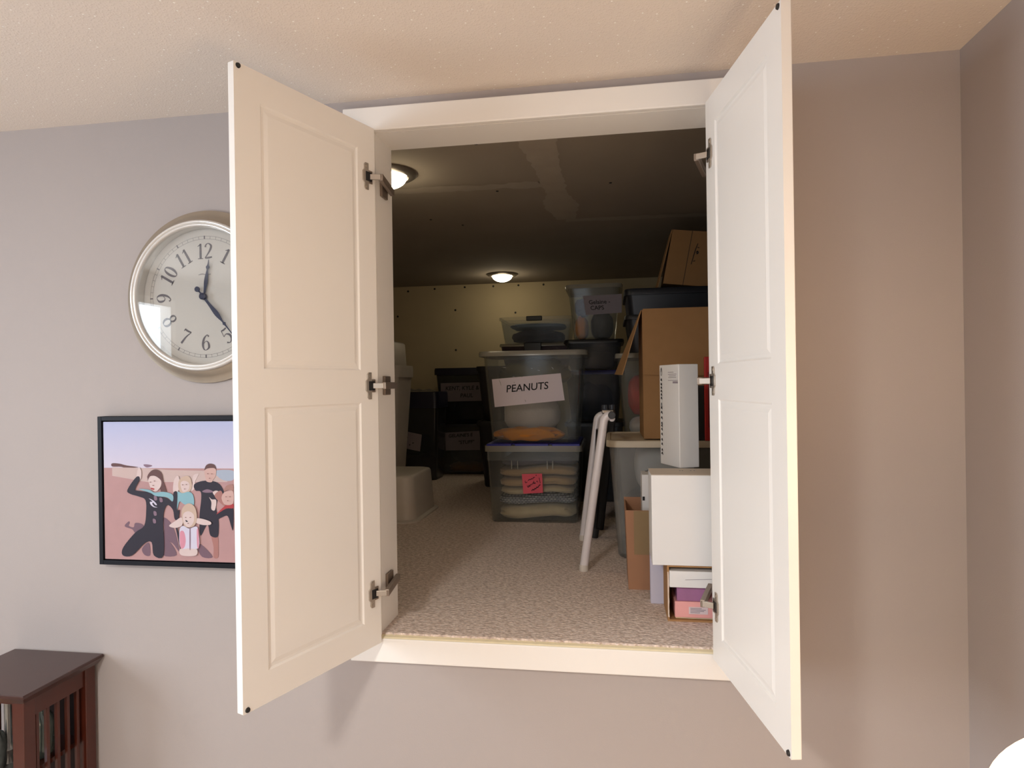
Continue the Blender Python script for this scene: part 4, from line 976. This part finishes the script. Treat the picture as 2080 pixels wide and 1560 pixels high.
def rect3(z0, z1, m, name):
    layer[0] += 1; Yl = CY - .00008 * layer[0]
    MB().add([(KX0, Yl, z0), (KX1, Yl, z0), (KX1, Yl, z1), (KX0, Yl, z1)], [(0, 1, 2, 3)]).build(name, m, cv)
hz_ = aty(340, 951, CY).z
rect3(hz_, KZ1, grad_mat(), 'print_sky')
SAND = pm('sand', 173, 134, 133, .08); rect3(KZ0, hz_, SAND, 'print_sand')
NAVY = pm('navy', 26, 18, 36); SKIN = pm('skin', 194, 159, 151); PALE = pm('pale_skin', 204, 184, 181); HAIR = pm('brown_hair', 92, 60, 58); BLOND = pm('blond_hair', 189, 164, 147)
TEAL = pm('teal', 126, 168, 179); SHAD = pm('shadow', 109, 82, 95); PINK = pm('pink', 201, 134, 151); WHT = pm('white', 199, 194, 211); REDP = pm('red', 164, 50, 54); GREY = pm('grey', 126, 100, 116); TAN = pm('tan_skin', 159, 109, 102)
SEA = pm('sea', 159, 168, 184); LSAND = pm('light_sand', 189, 166, 161)
shape([(90, 150), (200, 155), (300, 180), (470, 205), (380, 215), (300, 225), (220, 200), (90, 195)], HAIR, A_)
shape([(540, 170), (600, 165), (670, 185), (590, 210)], GREY, A_)
shape([(90, 205), (480, 215), (900, 245), (1750, 265), (1750, 420), (600, 420), (90, 330)], LSAND, A_, smooth_=False)
shape([(310, 540), (520, 535), (520, 640), (400, 640)], SEA, B_)
# shadows on the sand
shape([(270, 1055), (330, 985), (345, 1010), (330, 1050), (400, 1070), (420, 1010), (500, 1015), (545, 1060), (430, 1150), (380, 1100)], SHAD, A_)
shape([(830, 930), (930, 1000), (1000, 1150), (1060, 1420), (960, 1300), (830, 1240), (840, 1080)], SHAD, A_)
shape([(520, 1380), (620, 1290), (640, 1470), (560, 1470)], SHAD, A_)
shape([(820, 1250), (930, 1290), (1020, 1470), (820, 1470)], SHAD, A_)
shape([(110, 1390), (160, 1370), (290, 1510), (170, 1510)], SHAD, B_)
# boy in the short dark wetsuit
shape([(70, 590), (130, 570), (110, 620), (90, 660), (95, 720), (60, 760), (20, 760), (60, 690)], PALE, B_)
shape([(275, 1270), (345, 1280), (355, 1400), (350, 1515), (300, 1515), (300, 1400)], TAN, B_)
shape([(80, 690), (180, 650), (300, 655), (370, 690), (415, 770), (410, 830), (350, 860), (330, 960), (355, 1080), (360, 1180), (345, 1285), (265, 1270), (240, 1160), (215, 1160), (150, 1270), (140, 1050), (160, 850), (150, 770), (95, 760)], NAVY, B_)
shape([(215, 640), (285, 640), (275, 665), (230, 662)], SKIN, B_)
shape([(200, 520), (260, 490), (325, 520), (320, 600), (270, 655), (225, 650), (200, 590)], SKIN, B_)
shape([(195, 530), (215, 475), (260, 455), (310, 470), (330, 520), (300, 505), (230, 510)], HAIR, B_)
shape([(170, 770), (230, 745), (300, 775), (220, 785)], GREY, B_)
shape([(250, 835), (280, 860), (330, 870), (315, 980), (275, 970), (275, 890)], PALE, B_)
shape([(290, 780), (330, 760), (360, 780), (320, 820)], PALE, B_)
shape([(310, 820), (380, 760), (410, 830), (400, 850), (430, 910), (410, 930)], TAN, B_)
# boy at the edge
shape([(340, 1030), (440, 940), (520, 940), (520, 1200), (500, 1170), (460, 1050), (400, 1060), (330, 1090)], NAVY, B_)
shape([(330, 1030), (440, 925), (520, 910), (520, 960), (440, 965)], REDP, B_)
shape([(410, 790), (450, 770), (520, 770), (520, 905), (430, 920), (390, 850)], SKIN, B_)
shape([(415, 770), (440, 710), (490, 690), (520, 700), (520, 760), (470, 750)], pm('auburn', 159, 117, 107), B_)
# fair child behind
shape([(980, 400), (1030, 330), (1060, 380), (1040, 560), (970, 560)], PALE, A_)
shape([(1045, 420), (1100, 350), (1200, 340), (1240, 460), (1200, 560), (1100, 580), (1050, 530)], BLOND, A_)
shape([(1075, 440), (1130, 400), (1200, 440), (1190, 530), (1110, 560)], PALE, A_)
shape([(1020, 570), (1100, 580), (1200, 560), (1260, 620), (1260, 760), (1130, 740), (1060, 700), (1020, 830)], TEAL, A_)
# girl with brown hair in the long wetsuit
shape([(440, 350), (470, 210), (510, 260), (505, 370), (470, 380)], PALE, A_)
shape([(600, 370), (640, 270), (720, 238), (800, 290), (830, 420), (870, 560), (800, 570), (760, 480)], HAIR, A_)
shape([(440, 345), (490, 375), (420, 520), (470, 545), (660, 570), (760, 620), (880, 650), (960, 700), (975, 570), (1030, 575), (1025, 820), (1060, 820), (1040, 960), (990, 950), (965, 820), (890, 750), (840, 830), (825, 1000), (830, 1475), (690, 1475), (660, 1290), (560, 1300), (380, 1475), (245, 1475), (250, 1360), (420, 1150), (550, 1050), (580, 850), (570, 680), (480, 630), (350, 590), (310, 530)], NAVY, A_)
shape([(470, 520), (620, 530), (700, 570), (830, 560), (960, 600), (960, 700), (880, 640), (720, 620), (640, 575)], TEAL, A_)
shape([(610, 350), (700, 330), (780, 380), (800, 430), (780, 500), (720, 555), (650, 510), (620, 430)], PALE, A_)
shape([(650, 500), (700, 515), (690, 532), (655, 520)], REDP, A_)
shape([(600, 400), (630, 290), (700, 270), (790, 320), (800, 380), (720, 330), (640, 335)], HAIR, A_)
# white swoosh and small prints on the chest
shape([(620, 655), (690, 690), (735, 745), (715, 750), (680, 715), (670, 735), (700, 770), (745, 785), (690, 780), (645, 745), (635, 705), (670, 700)], WHT, A_)
for a, b in ((795, 675), (715, 650), (710, 870), (700, 980)): shape([(a - 22, b - 30), (a + 15, b - 22), (a + 22, b + 28), (a - 15, b + 30)], GREY, A_)
# little girl in front
shape([(990, 1000), (1060, 1190), (1080, 1420), (1010, 1100)], NAVY, A_)
shape([(910, 1050), (1000, 980), (1090, 930), (1100, 1040), (1000, 1080)], PALE, A_)
shape([(70, 1080), (150, 1075), (260, 1110), (265, 1145), (180, 1150), (90, 1120)], PALE, B_)
shape([(1075, 1380), (1290, 1370), (1300, 1475), (1090, 1475)], PALE, A_)
shape([(1060, 1120), (1110, 1050), (1200, 1090), (1290, 1060), (1330, 1110), (1340, 1360), (1200, 1375), (1075, 1360)], WHT, A_)
shape([(1065, 1150), (1120, 1130), (1150, 1250), (1130, 1360), (1075, 1360)], PINK, A_)
shape([(1310, 1110), (1335, 1120), (1340, 1350), (1315, 1350)], PINK, A_)
shape([(1205, 1090), (1220, 1090), (1220, 1370), (1205, 1370)], GREY, A_)
shape([(1090, 850), (1140, 750), (1220, 730), (1290, 800), (1310, 950), (1260, 1060), (1130, 1050)], BLOND, A_)
shape([(1115, 880), (1190, 840), (1265, 890), (1260, 1000), (1190, 1070), (1120, 1000)], PALE, A_)
shape([(1150, 965), (1180, 985), (1170, 995), (1150, 985)], NAVY, A_)
FEAT = pm('features', 120, 74, 70)
for conv, pts in ((A_, ((640, 420), (700, 405), (680, 470))), (B_, ((235, 570), (280, 572), (255, 620))), (A_, ((1105, 460), (1160, 455), (1135, 520))), (A_, ((1150, 930), (1215, 930), (1185, 1015))), (B_, ((440, 830), (485, 830), (460, 875)))):
    for i, (x, y) in enumerate(pts):
        k = 9 if conv is A_ else 7; shape([(x - k * 1.4, y), (x, y - k * .6), (x + k * 1.4, y), (x, y + k * .6)], FEAT, conv)

# =====================================================================================
#  CHERRY WOOD CABINET, LOWER LEFT
# =====================================================================================
ZT = EYE - .763
cbx = thing('slatted_cabinet', 'cherry wood cabinet with slatted sides against the wall under the photo', 'cabinet', (-1.605, -.13, 0))
TX0, TX1_, TY0, TY1 = -1.752, -1.457, -.262, -.006
m = MB(); rc = lambda ins, z: [(TX0 + ins, TY0 + ins, z), (TX1_ - ins, TY0 + ins, z), (TX1_ - ins, TY1 - ins * .3, z), (TX0 + ins, TY1 - ins * .3, z)]
m.loft([rc(.014, ZT - .026), rc(.005, ZT - .014), rc(0, ZT - .008), rc(0, ZT - .002), rc(.002, ZT)])
m.build('top', M_WOODT, cbx)
PX0, PX1, PY0, PY1 = TX0 + .022, TX1_ - .022, TY0 + .022, TY1 - .006
ps = .034
for x in (PX0, PX1 - ps):
    for y in (PY0, PY1 - ps):
        MB().box(x, x + ps, y, y + ps, 0, ZT - .026).build('post', M_WOOD, cbx, bevel=.002)
for x in (PX0 + .006, PX1 - .026):
    MB().box(x, x + .020, PY0 + ps, PY1 - ps, ZT - .078, ZT - .026).build('side_rail', M_WOOD, cbx, bevel=.001)
    MB().box(x, x + .020, PY0 + ps, PY1 - ps, .10, .15).build('side_rail', M_WOOD, cbx, bevel=.001)
    for k in range(5):
        y = PY0 + ps + (PY1 - PY0 - 2 * ps) * (k + .5) / 5
        MB().box(x + .005, x + .015, y - .0045, y + .0045, .15, ZT - .078).build('slat', M_WOOD, cbx, bevel=.001)
MB().box(PX0 + ps, PX1 - ps, PY0 + .005, PY0 + .025, ZT - .036, ZT - .026).build('front_rail', M_WOOD, cbx)
for zz in (.12, .42, .655):
    MB().box(PX0 + .008, PX1 - .028, PY0 + .006, PY1 - .006, zz - .012, zz).build('shelf', M_WOOD, cbx)
MB().box(PX0 + ps, PX1 - ps, PY1 - .012, PY1 - .006, .12, ZT - .03).build('back_panel', mat('dark_back', srgb(40, 22, 18), .6), cbx)
SH = .6555
M_PEWT = mat('pewter', srgb(150, 150, 146), .3, .8, var=.1)
q = aty(12, 1455, -.19)
t = thing('pewter_candlestick', 'slim pewter candlestick on the shelf of the slatted cabinet', 'candlestick', (q.x, -.185, SH))
MB().lathe([(.028, 0), (.028, .006), (.012, .014), (.009, .03), (.016, .05), (.008, .065), (.008, .17), (.014, .18), (.014, .186), (.006, .186)], (q.x, -.185, SH), n=24).build('body', M_PEWT, t, smooth=True)
MB().lathe([(.0065, .182), (.0065, .196), (.001, .197)], (q.x, -.185, SH), n=16).build('candle_stub', mat('wax', srgb(206, 202, 190), .5), t, smooth=True)
q = aty(98, 1465, -.12)
t = thing('glass_jar', 'dark green glass jar seen through the cabinet slats', 'jar', (-1.555, -.125, SH))
MB().lathe([(.030, 0), (.036, .01), (.038, .08), (.034, .105), (.022, .12), (.022, .135), (.025, .138), (.018, .138), (.018, .12)], (-1.555, -.125, SH), n=28).build('body', mat('dark_green_glass', srgb(84, 96, 90), .12, .2, var=.4, scale=30, coat=.5), t, smooth=True)
MB().lathe([(.027, .134), (.027, .150), (.020, .156), (.004, .158)], (-1.555, -.125, SH), n=24).build('lid', M_PEWT, t, smooth=True)
lump('stone_ornament', 'dark mottled stone ornament on the cabinet shelf beside the candlestick', 'ornament', -1.588, -.215, SH, .04, .04, .115, mat('mottled_stone', srgb(74, 80, 78), .5, var=.6, scale=60), seed=111, amp=.3, e=.9, fr=3)
t = thing('wooden_figurine', 'small light brown wooden figurine on the cabinet shelf', 'figurine', (-1.665, -.215, SH))
MB().lathe([(.018, 0), (.020, .01), (.013, .04), (.016, .065), (.010, .08)], (-1.665, -.215, SH), n=18).build('body', mat('light_wood', srgb(170, 110, 66), .6, var=.2), t, smooth=True)
MB().lathe([(.004, .079), (.012, .086), (.014, .095), (.010, .106), (.002, .110)], (-1.665, -.215, SH), n=18).build('head', mat('light_wood', srgb(170, 110, 66), .6), t, smooth=True)

# =====================================================================================
#  LAMP BY THE RIGHT WALL (only the corner of its white shade is in view)
# =====================================================================================
LX, LY, LZ = .525, -1.20, EYE - .34
lm = thing('floor_lamp', 'floor lamp with white drum shade by the right wall', 'lamp', (LX, LY, 0))
M_SHADE = mat('lit_shade', srgb(250, 246, 240), .7, emit=(1.0, .66, .36, 1), estr=4.6)
prof = [(.275, LZ - .26), (.260, LZ), (.256, LZ), (.271, LZ - .26)]
MB().lathe(prof + [prof[0]], (LX, LY, 0), n=96, cap0=False, cap1=False).build('shade', M_SHADE, lm, smooth=True, ang=60)
MB().lathe([(.13, 0), (.13, .012), (.10, .022), (.012, .028)], (LX, LY, 0), n=40).build('base', M_METAL, lm, smooth=True)
MB().tube([(LX, LY, .025), (LX, LY, LZ - .21)], .010, 14).build('pole', M_METAL, lm, smooth=True)
MB().lathe([(.012, -.215), (.014, -.19), (.030, -.16), (.028, -.13), (.012, -.115), (.002, -.111)], (LX, LY, LZ), n=20).build('bulb', mat('bulb_glass', (1, .95, .85, 1), .3, emit=(1, .80, .55, 1), estr=20), lm, smooth=True)
l = bpy.data.lights.new('floor_lamp_bulb', 'POINT'); l.energy = 4.0; l.color = (1, .70, .42); l.shadow_soft_size = .04
o = bpy.data.objects.new('floor_lamp_bulb', l); COL.objects.link(o); o.parent = lm; o.location = (0, 0, LZ - .07)
